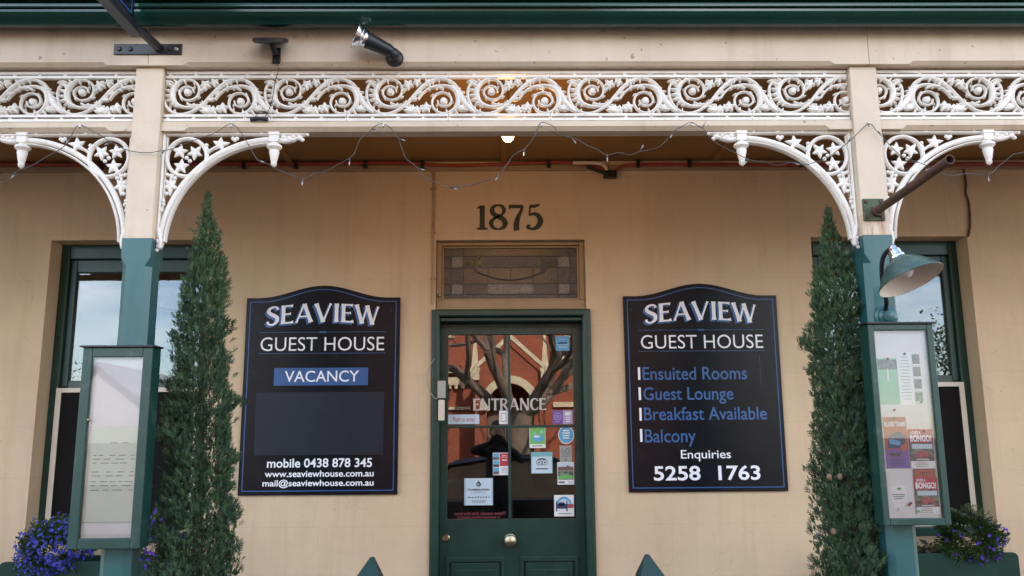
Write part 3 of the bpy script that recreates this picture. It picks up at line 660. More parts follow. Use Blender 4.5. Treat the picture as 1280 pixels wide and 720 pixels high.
frieze_bay(-3.2, PX[0]-PH-.002, -1.886, False)
frieze_bay(PX[0]+PH+.002, PX[1]-PH-.002, -1.041-U, False)
frieze_bay(PX[1]+PH+.002, 3.2, 1.745, True)

# ---- cast iron corner brackets
def bracket(xf, s):
    # xf: post face, s: +1 grows to the right
    Z = 2.7855; Y = -1.425
    def fn(u, v, h): return (xf+s*u, Y-h, Z-v)
    b = MB(); lay = [0]
    def rl(pts, w, th=.010, n=None):
        lay[0] += 1; e = .00025*(lay[0] % 9)
        ws = [w]*len(pts) if not isinstance(w, (list,tuple)) else lerp_list(list(w), len(pts))
        b.relief(pts, ws, lambda u, v, h: fn(u, v, h+e), th)
    def bl(u, v, r): b.ball(fn(u, v, .004), r, 10)
    rl([(.006,.0),(.006,.15),(.006,.30),(.006,.44)], .0075, .012); rl([(.0,.006),(.2,.006),(.45,.006)], .0055, .012)
    rl([(.019,.018),(.019,.2),(.017,.33)], .003, .006)
    C = (.452,.470); 
    rl(arcpts(C[0],C[1],.438,.443,180,270,28), .0115, .013); rl(arcpts(C[0],C[1],.418,.423,182,270,28), .0055, .015)
    ring = (.101,.103)
    rl([(ring[0]+.080*math.cos(k*math.pi/16), ring[1]+.080*math.sin(k*math.pi/16)) for k in range(33)], .0085, .011)
    def star(u, v, r, a0):
        for k in range(5):
            q = R(a0+72*k); L = r*(1.25 if k == 0 else 1.0)
            rl([(u+L*t*math.cos(q), v+L*t*math.sin(q)) for t in (0,.35,.7,1)], [r*.30,r*.35,r*.20,r*.03], .009)
    star(.072,.078,.032,205); star(.132,.083,.032,-50); star(.080,.140,.032,130)
    star(.232,.048,.032,-10); star(.042,.222,.034,90)
    for p in ((.101,.105),(.115,.118),(.178,.052),(.180,.068),(.172,.060),(.292,.030),(.284,.024),(.30,.024),(.028,.176),(.040,.180),(.06,.19),(.018,.285),(.020,.300),(.014,.325),(.030,.255)): bl(p[0], p[1], .0085)
    rl(spline([(.180,.085),(.20,.07),(.225,.055)], 5), .006); rl(spline([(.055,.168),(.045,.19),(.040,.215)], 5), .006)
    rl(spline([(.165,.15),(.15,.165),(.128,.178)], 5), .006)
    for k in range(4): bl(.10+.10*k, .000, .008)
    # scrolled foot on the post
    rl(spline([(.008,.40),(.014,.43),(.020,.455),(.014,.478),(.004,.47)], 5), [.012,.013,.012,.009,.005], .016)
    for p, r in (((.010,.405),.012),((.020,.43),.011),((.012,.452),.013),((.018,.474),.010),((.006,.488),.008)): bl(p[0], p[1], r)
    o = b.build('lace_bracket', M_white, ver, smooth=50)
    # turned drop and the rosette past it
    d = MB(); c = fn(.4525, .0, 0)
    d.box(c[0]-.019, c[0]+.019, Y-.019, Y+.019, Z-.040, Z-.0005); d.box(c[0]-.022, c[0]+.022, Y-.022, Y+.022, Z-.012, Z-.001)
    d.lathe([(0,0),(.016,0),(.018,.006),(.030,.013),(.031,.022),(.022,.030),(.019,.034),(.021,.040),(.014,.075),(.011,.085),(.013,.089),(.011,.098),(.004,.105),(0,.107)], (c[0],Y,Z-.040), (0,0,-1), 16)
    d.build('drop_finial', M_white, o, smooth=35)
    b2 = MB()
    def rl2(pts, w, th, e): b2.relief(pts, lerp_list(list(w), len(pts)), lambda u, v, h: fn(u, v, h+e), th)
    rl2([(.470,.010),(.50,.010),(.54,.010),(.572,.008),(.590,.006)], (.010,.010,.009,.007,.004), .016, 0)
    rl2(spline([(.472,.030),(.50,.034),(.53,.030),(.55,.022)], 4), (.010,.012,.009,.005), .014, .001)
    for (u, v, r) in ((.492,.020,.013),(.512,.024,.012),(.530,.016,.011),(.555,.022,.012),(.566,.030,.009),(.585,.008,.008),(.545,.010,.010)): b2.ball(fn(u, v, .004), r, 10)
    b2.build('bracket_tip', M_white, o, smooth=50)
for x in PX: bracket(x-PH, -1); bracket(x+PH, 1)

# ================================================================== signs on the wall
def guest_sign(x0, x1, label):
    cx = (x0+x1)/2; zb, zs, zt = 1.258, 2.341, 2.411; Yb, Yf = -.002, -.018
    root = thing('guest_house_sign', label, 'sign', (cx, 0, zb), 'black signs either side of the door')
    def outline(ins):
        p = [(x0+ins, zb+ins), (x1-ins, zb+ins), (x1-ins, zs-ins)]
        n = 24
        for i in range(1, n):
            u = 1-2*i/n; q = .5+.5*math.cos(math.pi*min(1, abs(u)/.84)) if abs(u) < .84 else 0
            p.append((cx+u*(x1-x0-2*ins)/2, zs-ins+(zt-zs)*q))
        p.append((x0+ins, zs-ins)); return p
    b = MB(); b.py(outline(0), Yf, Yb); b.build('sign_panel', M_sign, root, bevel=.0015)
    b = MB(); o = outline(.020); i_ = outline(.0255); n = len(o)
    for k in range(n):
        k2 = (k+1) % n; b.face([(o[k][0],Yf-.0012,o[k][1]),(o[k2][0],Yf-.0012,o[k2][1]),(i_[k2][0],Yf-.0012,i_[k2][1]),(i_[k][0],Yf-.0012,i_[k][1])])
    b.build('border_line', M_blue, root)
    b = MB()
    for z in (2.146, 2.027): b.face([(cx-.355,Yf-.0012,z-.0013),(cx+.355,Yf-.0012,z-.0013),(cx+.355,Yf-.0012,z+.0013),(cx-.355,Yf-.0012,z+.0013)])
    b.face([(cx-.018,Yf-.0016,2.141),(cx+.018,Yf-.0016,2.141),(cx+.018,Yf-.0016,2.151),(cx-.018,Yf-.0016,2.151)])
    b.build('rule_line', M_blue, root)
    b = MB()
    for x in (x0+.045, x1-.045): b.lathe([(0,.004),(.005,.004),(.007,0)], (x,Yf,2.262), (0,-1,0), 10)
    b.build('screw_head', M_black, root)
    glyphs('lettering_shadow', 'SEAVIEW', (cx-.318, cx+.318, 2.181, 2.286), Yf-.0012, M_bluetxt, root, arch=.022, gap=.045, dx=-.010, dz=-.009, fatten=1.12)
    glyphs('lettering', 'SEAVIEW', (cx-.318, cx+.318, 2.181, 2.286), Yf-.0030, M_whitetxt, root, arch=.022, gap=.045)
    text('lettering', 'GUEST HOUSE', (cx-.343, cx+.345, 2.041, 2.118), Yf-.0012, M_whitetxt, root, bold=-.004)
    return root, cx, Yf
SL, cxl, Yf = guest_sign(-1.431, -.568, 'black arched sign with a blue VACANCY strip and a blank dark panel')
b = MB(); b.box(-1.260, -.740, Yf-.0035, Yf-.0006, 1.849, 1.946); b.build('vacancy_strip', M_blue, SL)
text('lettering', 'VACANCY', (-1.200, -.790, 1.868, 1.930), Yf-.0048, M_whitetxt, SL, bold=.004)
b = MB(); b.box(-1.352, -.648, Yf-.004, Yf-.0006, 1.470, 1.812); b.build('blank_panel', M_blank, SL, bevel=.001)
text('lettering', 'mobile 0438 878 345', (-1.278, -.708, 1.404, 1.453), Yf-.0012, M_whitetxt, SL, bold=.016)
text('lettering', 'www.seaviewhouse.com.au', (-1.288, -.698, 1.354, 1.389), Yf-.0012, M_whitetxt, SL, bold=.016)
text('lettering', 'mail@seaviewhouse.com.au', (-1.298, -.697, 1.296, 1.341), Yf-.0012, M_whitetxt, SL, bold=.016)
SR, cxr, Yf = guest_sign(.691, 1.562, 'black arched sign listing rooms, lounge, breakfast and balcony in blue')
for k, (s, x1, z0, z1) in enumerate((('Ensuited Rooms', 1.370, 1.866, 1.938), ('Guest Lounge', 1.288, 1.733, 1.826), ('Breakfast Available', 1.468, 1.640, 1.716), ('Balcony', 1.068, 1.501, 1.596))):
    text('lettering', s, (.787, x1, z0 if k != 2 else 1.644, z1), Yf-.0012, M_bluetxt, SR, bold=.006)
    zc = (1.902, 1.790, 1.677, 1.562)[k]
    b = MB(); b.face([(.761,Yf-.0012,zc-.034),(.774,Yf-.0012,zc-.034),(.774,Yf-.0012,zc+.036),(.761,Yf-.0012,zc+.036)]); b.build('list_mark', M_whitetxt, SR)
text('lettering', 'Enquiries', (.982, 1.257, 1.421, 1.482), Yf-.0012, M_whitetxt, SR, bold=.006)
text('lettering', '5258  1763', (.829, 1.413, 1.318, 1.398), Yf-.0012, M_whitetxt, SR, bold=.02)
b = MB(); b.face([(1.446,Yf-.0012,1.84),(1.449,Yf-.0012,1.84),(1.448,Yf-.0012,2.005),(1.445,Yf-.0012,2.005)]); b.build('scratch', M_blackmetal, SR)

# ================================================================== door notices
YG = .1+.018   # outer face of the door pane
glyphs('entrance_lettering', 'ENTRANCE', (-.163,.254,1.710,1.776), YG-.0012, M_greytxt, door, gap=.03, fatten=1.05)
def card(b, x0, x1, z0, z1, m=0, lay=1, Y=YG): b.face([(x0,Y-.0012*lay,z0),(x1,Y-.0012*lay,z0),(x1,Y-.0012*lay,z1),(x0,Y-.0012*lay,z1)], m)
def disc(b, cx, cz, rx, rz, m=0, lay=2, Y=YG, n=24): b.face([(cx+rx*math.cos(2*math.pi*k/n), Y-.0012*lay, cz+rz*math.sin(2*math.pi*k/n)) for k in range(n)], m)
def lines(b, x0, x1, z0, z1, n, m, lay=2, Y=YG, h=.003, rnd=True):
    for k in range(n):
        z = z1-(k+.5)*(z1-z0)/n; c = (x1-x0)/2*(random.uniform(.6,1) if rnd else 1); card(b, (x0+x1)/2-c, (x0+x1)/2+c, z-h/2, z+h/2, m, lay, Y)
def sheet(name, box, mats, label, cat='sticker', group='stickers on the door glass', Y=YG, th=.0006):
    b = MB(); b.box(box[0], box[1], Y-.0010, Y-.0010+th, box[2], box[3], 0); b._args = (name, mats, label, cat, group); return b
def fin(b):
    n, m, l, c, g = b._args; o = tag(b.build(n, m, fix=False), l, c, g); o.location.x = OX; return o
OX = 0.0
b = sheet('sticker', (-.303,-.127,1.634,1.688), [M_pale], 'long white strip with red push-to-enter writing, above the glazing bar', 'sticker'); o = fin(b)
text('lettering', 'Push to enter', (-.275,-.150,1.648,1.674), YG-.0025, M_redink, o)
b = sheet('sticker', (-.014,.036,1.632,1.708), [M_paper, M_grey], 'small white notice with a grey frame under the letter T of ENTRANCE'); card(b, -.004,.026,1.645,1.695,1,2); card(b, .0,.022,1.650,1.690,0,3); fin(b)
b = sheet('sticker', (.289,.402,1.630,1.706), [M_purple, M_lilac, M_paper], 'purple and lilac double sticker above the right end of the glazing bar')
card(b, .348,.402,1.630,1.706,1,2); disc(b, .318,1.672,.021,.021,1,2); disc(b, .318,1.672,.017,.017,0,3); lines(b,.306,.330,1.662,1.682,3,1,4,h=.004); lines(b,.300,.336,1.638,1.648,1,1,2); card(b,.360,.392,1.678,1.698,2,3); lines(b,.358,.394,1.64,1.672,3,2,3,h=.005); fin(b)
b = sheet('sticker', (.157,.247,1.498,1.613), [M_paper, M_pgreen, M_sky, M_mint, M_ink], 'green sticker with a blue pond picture over a white strip')
b.f.pop(); b.m.pop()
card(b, .160,.244,1.520,1.610,1,2); disc(b, .205,1.552,.032,.020,2,3); disc(b,.198,1.562,.018,.006,0,4); disc(b,.225,1.585,.012,.010,3,3); disc(b,.186,1.578,.010,.008,3,3); lines(b,.164,.240,1.502,1.517,1,4,2,h=.005); fin(b)
b = MB(); disc(b, .364,1.570,.045,.051,0,1); disc(b,.364,1.570,.041,.046,1,2); lines(b,.335,.393,1.545,1.600,4,0,3,h=.007); tag(b.build('sticker', [M_paper, M_sky], fix=False), 'round blue sticker with white writing at the right edge of the glass', 'sticker', 'stickers on the door glass')
b = sheet('sticker', (.326,.394,1.418,1.510), [M_grey, M_ink], 'small grey sticker with a dark scrawl below the round blue one')
b.strip([(.338,1.495),(.336,1.478),(.348,1.480),(.352,1.468),(.340,1.462)], .0025, lambda u, v: (u,YG-.0025,v), 1); b.strip([(p, q) for p, q in arcpts(.370,1.478,.010,.016,0,360,12)], .0025, lambda u, v: (u,YG-.0025,v), 1)
b.strip([(.336,1.444),(.35,1.454),(.366,1.450),(.384,1.456)], .002, lambda u, v: (u,YG-.0025,v), 1); card(b,.352,.366,1.426,1.436,1,2); fin(b)
b = sheet('sticker', (.164,.285,1.357,1.476), [M_tealp, M_pale, M_black, M_paper], 'square teal sticker with a pair of round owl-like eyes')
card(b,.168,.281,1.36,1.450,1,2)
for s in (-1, 1):
    x = .225+s*.016; disc(b, x,1.418,.0155,.0165,2,3); disc(b,x,1.418,.0125,.0135,1,4); disc(b,x,1.418,.005,.0055,2,5)
b.strip(arcpts(.225,1.422,.027,.016,25,155,10), .0035, lambda u, v: (u,YG-.0034,v), 2); b.face([(.221,YG-.0038,1.408),(.229,YG-.0038,1.408),(.225,YG-.0038,1.400)], 2); lines(b,.180,.268,1.377,1.389,1,2,3,h=.006); fin(b)
b = sheet('sticker', (.311,.405,1.295,1.418), [M_paper, M_brown, M_photo2, M_pgreen, M_pale, M_ink], 'landscape postcard with a brown scene over a green field')
card(b,.314,.402,1.393,1.414,4,2); card(b,.314,.402,1.372,1.393,1,2); b.face([(.35,YG-.0034,1.385),(.37,YG-.0034,1.402),(.395,YG-.0034,1.385)],1); card(b,.314,.402,1.322,1.371,2,2); b.face([(.314,YG-.0034,1.322),(.402,YG-.0034,1.330),(.402,YG-.0034,1.345),(.35,YG-.0034,1.352),(.314,YG-.0034,1.34)],3); card(b,.318,.350,1.303,1.313,5,2); card(b,.370,.398,1.301,1.314,4,2); fin(b)
b = sheet('sticker', (.290,.401,1.123,1.239), [M_paper, M_sky, M_pale, M_navy, M_redink, M_ink], 'white sticker with a dark bed under a blue arch, lowest on the glass')
b.face([(.345+.044*math.cos(R(k)),YG-.0024,1.180+.050*math.sin(R(k))) for k in range(0,181,12)],1); b.face([(.345+.034*math.cos(R(k)),YG-.0034,1.180+.038*math.sin(R(k))) for k in range(0,181,12)],2)
card(b,.300,.306,1.150,1.206,3,4); card(b,.358,.364,1.150,1.206,3,4); card(b,.306,.358,1.165,1.190,3,4); disc(b,.332,1.190,.020,.010,3,4); card(b,.364,.398,1.168,1.190,4,3); lines(b,.31,.39,1.130,1.145,1,5,2,h=.004); fin(b)
b = sheet('brochure', (-.051,.043,1.350,1.473), [M_paper, M_red, M_photo2, M_sky, M_paper, M_ink, M_photo], 'red and white brochure with a column of photos, stuck beside the glazing bar', 'brochure')
card(b,-.012,.041,1.400,1.470,1,2)
for k in range(3): card(b,-.049,-.016,1.354+k*.040,1.390+k*.040,3,2); card(b,-.049,-.016,1.354+k*.040,1.369+k*.040,6,3)
lines(b,-.006,.036,1.428,1.437,1,4,3,h=.006); lines(b,-.006,.036,1.445,1.462,2,0,3,h=.002); lines(b,-.006,.036,1.362,1.392,4,5,2,h=.002); fin(b)
b = sheet('notice', (-.211,-.051,1.187,1.334), [M_pale, M_black, M_ink], 'pale blue classification notice with a dark emblem, in the lower left pane', 'notice')
for (x0,x1,z0,z1) in ((-.207,-.205,1.190,1.331),(-.057,-.055,1.190,1.331)): card(b,x0,x1,z0,z1,2,2)
disc(b,-.131,1.301,.013,.013,1,2); b.face([(-.139,YG-.0026,1.309),(-.123,YG-.0026,1.309),(-.131,YG-.0026,1.322)],1); disc(b,-.131,1.301,.007,.007,0,3); disc(b,-.129,1.301,.003,.006,1,4)
lines(b,-.175,-.087,1.252,1.262,2,2,2,h=.0016); lines(b,-.19,-.072,1.198,1.215,3,2,2,h=.0022); o = fin(b)
text('lettering', 'CLASSIFICATION', (-.190,-.072,1.266,1.277), YG-.0025, M_black, o, bold=.03); text('lettering', 'm a n f u l e t', (-.192,-.068,1.226,1.237), YG-.0025, M_black, o, bold=.03)
b = sheet('sticker', (.314,.392,2.047,2.130), [M_sky, M_pale, M_navy], 'bright blue square sticker in the top right corner of the glass'); card(b,.318,.388,2.080,2.083,1,2); lines(b,.328,.380,2.085,2.098,1,2,2,h=.008,rnd=False); lines(b,.322,.384,2.062,2.074,2,1,2); lines(b,.33,.376,2.108,2.118,1,1,2); fin(b)
text('door_notice_lettering', 'Please ensure that the door', (-.269,.019,1.134,1.152), YG-.0012, M_dimred, door, bold=.02, mirror=True)
text('door_notice_lettering', 'is locked when leaving', (-.25,-.01,1.113,1.130), YG-.0012, M_dimred, door, bold=.02, mirror=True)

# buzzer and cable at the left jamb
bz = thing('door_buzzer', 'grey two-part buzzer box with a looped white wire on the door jamb', 'buzzer', (-.335,-.034,1.655))
b = MB(); b.box(-.352,-.307,-.060,-.0352,1.772,1.868); b.build('buzzer_box', M_grey, bz, bevel=.004)
b = MB(); b.box(-.348,-.312,-.054,-.0352,1.650,1.764); b.build('buzzer_speaker', M_screen, bz, bevel=.005)
b = MB(); b.tube(spline([(-.372,-.037,1.99),(-.400,-.037,1.94),(-.412,-.036,1.88),(-.398,-.037,1.82),(-.370,-.038,1.775),(-.352,-.045,1.77)], 5), .0025, 6); b.build('buzzer_wire', M_led, bz, smooth=60)
# conduits on the wall
b = MB(); b.tube(spline([(-.394,-.010,3.10),(-.386,-.010,2.95),(-.391,-.010,2.75),(-.388,-.010,2.50),(-.390,-.010,2.30)], 5), .0055, 8); b.tube(spline([(-.382,-.006,3.09),(-.378,-.008,2.9),(-.384,-.006,2.7),(-.381,-.008,2.42)], 5), .003, 6)
for z in (2.98,2.72,2.45): b.box(-.402,-.372,-.017,-.001,z-.004,z+.004)
tag(b.build('wall_conduit', M_conduit, smooth=50), 'thin tan conduit running down the wall left of the transom', 'conduit')
b = MB(); b.tube(spline([(2.716,-.010,3.09),(2.722,-.010,3.0),(2.714,-.010,2.94),(2.726,-.010,2.88),(2.720,-.010,2.75),(2.700,-.010,2.68)], 5), .0065, 8); tag(b.build('wall_cable', M_rust, smooth=50), 'brown cable dropping down the wall to the corner of the window', 'cable')
b = MB()
RC = [(-4.5,3.135),(-2.886,3.128),(-2.426,3.124),(-1.645,3.126),(-1.137,3.124),(-.582,3.127),(-.304,3.112),(-.071,3.116),(.115,3.122),(.347,3.129),(.510,3.112),(.570,3.092),(.639,3.056),(.696,3.094),(.790,3.113),(1.280,3.112),(1.983,3.106),(3.066,3.110),(4.5,3.11)]
rc = thing('red_cable', 'dull red cable clipped along the top of the wall under the ceiling', 'cable', (0,-.03,3.1))
b.tube([(x,-.034,z) for x, z in spline(RC, 5)], .0105, 8); b.build('cable', M_redcable, rc, smooth=60)
for x in (-2.3,-1.48,-1.18,-.78,-.45,.28,.52,.80,1.10,1.75,2.30,2.62):
    z = min(RC, key=lambda p: abs(p[0]-x))[1]; b = MB(); b.box(x-.011, x+.011, -.048, -.0225, 3.096, 3.140); b.build('cable_clip', M_black, rc, bevel=.003)
b = MB(); b.tube(spline([(.42,-.05,3.12),(.50,-.055,3.118),(.56,-.056,3.115),(.605,-.055,3.10),(.615,-.055,3.07)], 5), .011, 8); b.build('white_elbow', M_screen, rc, smooth=60)
b = MB(); b.box(.596,.672,-.062,-.023,3.030,3.074); b.tube([(.50,-.044,3.10),(.625,-.046,3.05)], .012, 8); b.build('joint_box', M_black, rc, bevel=.004)

# bare bulb hanging from the verandah ceiling
bl = thing('hanging_lamp', 'small lit bulb in a holder hanging from the verandah ceiling', 'lamp', (.035,-1.1,2.885))
b = MB(); b.lathe([(0,.261),(.045,.261),(.045,.236),(.03,.226),(.008,.222),(.006,.10),(.019,.095),(.021,.055),(.018,.05),(0,.05)], (.035,-1.1,2.885), (0,0,1), 16); b.build('lamp_holder', M_tan, bl, smooth=40)
mb_ = bpy.data.materials.new('lit_bulb'); mb_.use_nodes = True; pb = mb_.node_tree.nodes['Principled BSDF']; pb.inputs['Emission Color'].default_value = (1,.52,.15,1); pb.inputs['Emission Strength'].default_value = 2.2
b = MB(); b.lathe([(0,-.02),(.012,-.018),(.022,-.010),(.028,.004),(.026,.018),(.018,.034),(.013,.052)], (.035,-1.1,2.885), (0,0,1), 16); bu = b.build('bulb', mb_, bl, smooth=60)
pl_ = bpy.data.lights.new('lamp_light', 'POINT'); pl_.energy = 1.2; pl_.color = (1, .55, .20); pl_.shadow_soft_size = .035
po = bpy.data.objects.new('lamp_light', pl_); COL.objects.link(po); po.parent = bl; po.location = (0, 0, -.06)

# ================================================================== fittings on the fascia
hs = thing('hanging_sign', 'black projecting sign with a blue edge line on a steel arm over the left post', 'sign', (-1.43,-1.49,3.12))
b = MB(); b.box(-1.568,-1.292,-1.497,-1.4903,3.097,3.143); pl = b.build('wall_plate', M_blackmetal, hs, bevel=.002)
for x in (-1.545,-1.50,-1.34,-1.315):
    b = MB(); b.lathe([(0,.006),(.006,.006),(.010,.003),(.010,0)], (x,-1.497,3.12), (0,-1,0), 8); b.build('plate_bolt', M_steel if x == -1.315 else M_blackmetal, pl)
b = MB(); b.tube([(-1.385,-1.495,3.125),(-1.405,-1.60,3.135),(-1.43,-1.66,3.138)], [.020,.018,.016], 6); b.box(-1.452,-1.408,-3.0,-1.60,3.118,3.156); b.build('steel_arm', M_blackmetal, hs, bevel=.003)
b = MB(); b.box(-1.438,-1.422,-2.9,-1.655,3.158,3.95); pn = b.build('sign_panel', M_sign, hs, bevel=.002)
b = MB()
for s, X in ((1,-1.4215),(-1,-1.4385)):
    for (y0,y1,z0,z1) in ((-2.88,-1.685,3.178,3.184),(-2.88,-1.685,3.924,3.93),(-1.685,-1.679,3.178,3.93),(-2.886,-2.88,3.178,3.93)): b.face([(X,y0,z0),(X,y1,z0),(X,y1,z1),(X,y0,z1)])
b.build('border_line', M_blue, pn)
sb = thing('camera_mount', 'small black bracket with a flat round top on the cream fascia', 'bracket', (-.91,-1.49,3.06))
b = MB(); b.box(-.924,-.892,-1.498,-1.4903,3.056,3.125); b.tube([(-.908,-1.498,3.10),(-.908,-1.52,3.095),(-.912,-1.54,3.105),(-.915,-1.548,3.122)], [.012,.014,.012,.014], 10); b.tube([(-.903,-1.499,3.066),(-.900,-1.512,3.074)], .014, 10); b.build('mount_stem', M_black, sb, bevel=.002)
b = MB(); b.lathe([(0,0),(.060,0),(.070,.006),(.070,.015),(.064,.019),(0,.019)], (-.918,-1.550,3.118), (0,-.40,.92), 24); b.build('mount_plate', M_black, sb, smooth=40)
b = MB(); b.tube(spline([(-.905,-1.512,3.058),(-.895,-1.503,3.03),(-.908,-1.496,2.98),(-.930,-1.462,2.90),(-.955,-1.462,2.835)], 5), .0016, 5); b.tube([(-1.01,-1.464,2.830),(-.975,-1.466,2.833)], .009, 8); b.tube([(-.972,-1.466,2.832),(-.940,-1.466,2.829)], .008, 8)
b.tube(spline([(-.99,-1.466,2.84),(-.97,-1.468,2.865),(-.945,-1.47,2.85),(-.925,-1.468,2.832)], 4), .0015, 5)
tag(b.build('plugged_lead', M_black, smooth=50), 'thin dark lead with a plug joint lying on the lower rail beneath the bracket', 'cable')
sp = thing('spotlight', 'black spotlight with a chrome reflector cup angled up on the fascia', 'spotlight', (-.43,-1.49,3.08))
o_ = Vector((-.43,-1.535,3.085)); h_ = Vector((-.602,-1.60,3.145)); ax = (h_-o_).normalized()
b = MB(); b.lathe([(0,0),(.036,0),(.036,.012),(.028,.020),(0,.022)], (-.428,-1.4903,3.078), (0,-1,0), 20); b.ball((-.430,-1.524,3.082), .027, 14); b.ball((-.448,-1.54,3.097), .020, 12); b.build('spotlight_base', M_black, sp, smooth=50)
b = MB(); b.lathe([(0,.004),(.021,.004),(.026,.02),(.031,.10),(.033,.104),(.033,.112),(0,.112)], o_, ax, 20); b.build('spotlight_body', M_black, sp, smooth=40)
b = MB(); b.lathe([(.030,.112),(.034,.118),(.036,.124),(.035,.126),(.043,.136),(.042,.139),(.052,.152),(.056,.160),(.054,.160),(.04,.136),(.02,.118)], o_, ax, 28); b.build('reflector_cup', M_chrome, sp, smooth=25)

pp = thing('pipe_arm', 'rusty brown pipe arm on a square green flange of the right-hand post', 'pipe', (1.487,-1.47,2.43))
b = MB(); b.box(1.447,1.531,-1.480,-1.4705,2.394,2.484); fl_ = b.build('flange', M_flange, pp, bevel=.002)
for x, z in ((1.459,2.407),(1.519,2.407),(1.459,2.471),(1.519,2.471)): b = MB(); b.lathe([(0,.006),(.006,.006),(.008,.002),(.008,0)], (x,-1.480,z), (0,-1,0), 8); b.build('flange_bolt', M_rust, fl_)
b = MB(); b.lathe([(.024,0),(.024,.016),(.0165,.018),(.0165,.26),(.018,.262),(.018,.29),(.0165,.292),(.0165,.535),(.014,.535),(.014,.45),(0,.45)], (1.500,-1.479,2.432), Vector((.028,-1,.062)), 16); b.build('pipe', M_rust, pp, smooth=40)

# green enamel lamp on the right-hand post
lp = thing('wall_lamp', 'green enamel cone lamp with a white inside on the right-hand post', 'lamp', (1.497,-1.47,2.0))
b = MB(); b.lathe([(0,.0),(.046,.0),(.046,.010),(.036,.016),(.034,.024),(.024,.030),(.022,.036),(.010,.040),(0,.041)], (1.500,-1.4716,2.008), (0,-1,0), 24); b.build('lamp_base', M_teal, lp, smooth=30)
b = MB(); b.tube(spline([(1.490,-1.50,2.03),(1.478,-1.54,2.06),(1.457,-1.57,2.11),(1.442,-1.60,2.16),(1.438,-1.625,2.205),(1.445,-1.652,2.230),(1.453,-1.678,2.229)], 6), .0085, 10); b.build('lamp_arm', M_black, lp, smooth=60)
ax = Vector((.26,-.30,-.92)).normalized(); o_ = Vector((1.453,-1.682,2.232))
b = MB(); b.lathe([(0,-.012),(.012,-.012),(.016,-.006),(.017,.004),(.024,.010),(.026,.03),(.030,.034),(.030,.044),(0,.044)], o_, ax, 20); b.build('lamp_neck', M_chrome, lp, smooth=35)
b = MB(); b.lathe([(.028,.040),(.040,.050),(.060,.062),(.088,.092),(.112,.126),(.1175,.133),(.1185,.137),(.117,.139)], o_, ax, 40); sh = b.build('lamp_shade', M_enamel, lp, smooth=40)
b = MB(); b.lathe([(.117,.1385),(.110,.1275),(.086,.0955),(.058,.066),(.038,.054),(0,.052)], o_, ax, 40); b.build('shade_lining', M_lampin, sh, smooth=50)
b = MB(); b.lathe([(.014,.05),(.014,.07),(.022,.085),(.026,.098),(.024,.110),(.014,.120),(0,.123)], o_, ax, 16); b.build('lamp_bulb', M_paper, lp, smooth=60)

# ================================================================== display cases on the posts
def case(x0, x1, z0, z1, yf, yb, label, fw):
    r = thing('display_case', label, 'display case', ((x0+x1)/2, yb, z0), 'glazed display cases on the posts')
    b = MB(); b.box(x0, x0+fw, yf, yb-.0008, z0, z1); b.box(x1-fw, x1, yf, yb-.0008, z0, z1); b.box(x0+fw, x1-fw, yf, yb-.0008, z0, z0+fw*1.05); b.box(x0+fw, x1-fw, yf, yb-.0008, z1-fw, z1); b.box(x0+fw, x1-fw, yb-.02, yb-.0008, z0+fw*1.05, z1-fw)
    b.build('case_frame', M_casegreen, r, bevel=.003)
    b = MB(); b.box(x0-.008, x1+.008, yf-.012, yb-.001, z1+.0006, z1+.007); b.build('case_lid', M_black, r)
    b = MB(); b.box(x0+fw, x1-fw, yf+.022, yf+.026, z0+fw*1.05, z1-fw); b.build('pin_board', M_board, r)
    b = MB(); b.box(x0+fw-.002, x1-fw+.002, yf+.006, yf+.009, z0+fw, z1-fw+.002); b.build('case_glass', M_caseglass, r)
    return r, yf+.022
M_casegreen = mat('case_green', (0.010, 0.054, 0.042), 0.36, 0.15, 9, 0.1, 60, dirt=(0.16, 0.22, 0.20), dirt_amt=0.4, dirt_scale=11, extra=chips)
cl, yb_ = case(-1.564, -1.304, 1.170, 1.898, -1.55, PF-.0015, 'weathered green display case holding one long menu sheet', .036)
OX = -.028
b = sheet('menu_sheet', (-1.508,-1.302,1.258,1.605), [M_paperg, M_ink], 'pale green printed menu sheet in the case with no posters', 'menu', None, yb_)
for (z, n) in ((1.545,1),(1.50,3),(1.44,2),(1.405,2),(1.375,1)):
    for k in range(n):
        zz = z-k*.014; x = -1.478 + (.06 if z > 1.53 else 0)
        while x < -1.335:
            w = random.uniform(.012,.035); card(b, x, min(x+w,-1.325), zz, zz+.0024, 1, 2, yb_); x += w+random.uniform(.006,.03)
card(b, -1.508,-1.302,1.262,1.2635,1,2,yb_); fin(b)
b = sheet('paper_sheet', (-1.509,-1.301,1.22,1.256), [M_paper], 'blank white paper edge below the menu sheet', 'paper', None, yb_); fin(b)
b = sheet('paper_sheet', (-1.509,-1.301,1.608,1.852), [M_paper, M_ink], 'plain white paper backing the upper half of the menu case', 'paper', None, yb_); fin(b)
b = MB(); b.lathe([(0,.006),(.004,.004),(.006,0)], (-1.522,-1.5505,1.630), (0,-1,0), 10); b.build('case_lock', M_brass, cl)
cr, yb_ = case(1.393, 1.642, 1.227, 1.969, -1.55, PF-.0015, 'green display case with chipped corners, full of coloured posters', .024)
G = 'papers pinned in the poster case'; OX = .020
b = sheet('leaflet', (1.406,1.481,1.667,1.840), [M_mint, M_photo, M_paper], 'mint green leaflet with a dark photo strip at its top', 'leaflet', G, yb_); card(b,1.408,1.480,1.798,1.836,1,2,yb_); card(b,1.44,1.446,1.755,1.80,2,3,yb_); lines(b,1.415,1.475,1.68,1.75,6,0,2,yb_); fin(b)
b = sheet('leaflet', (1.4815,1.538,1.664,1.861), [M_paper, M_ink], 'narrow white typed sheet beside the green leaflet', 'leaflet', G, yb_-.002); lines(b,1.490,1.530,1.68,1.85,14,1,2,yb_-.002,h=.0016); fin(b)
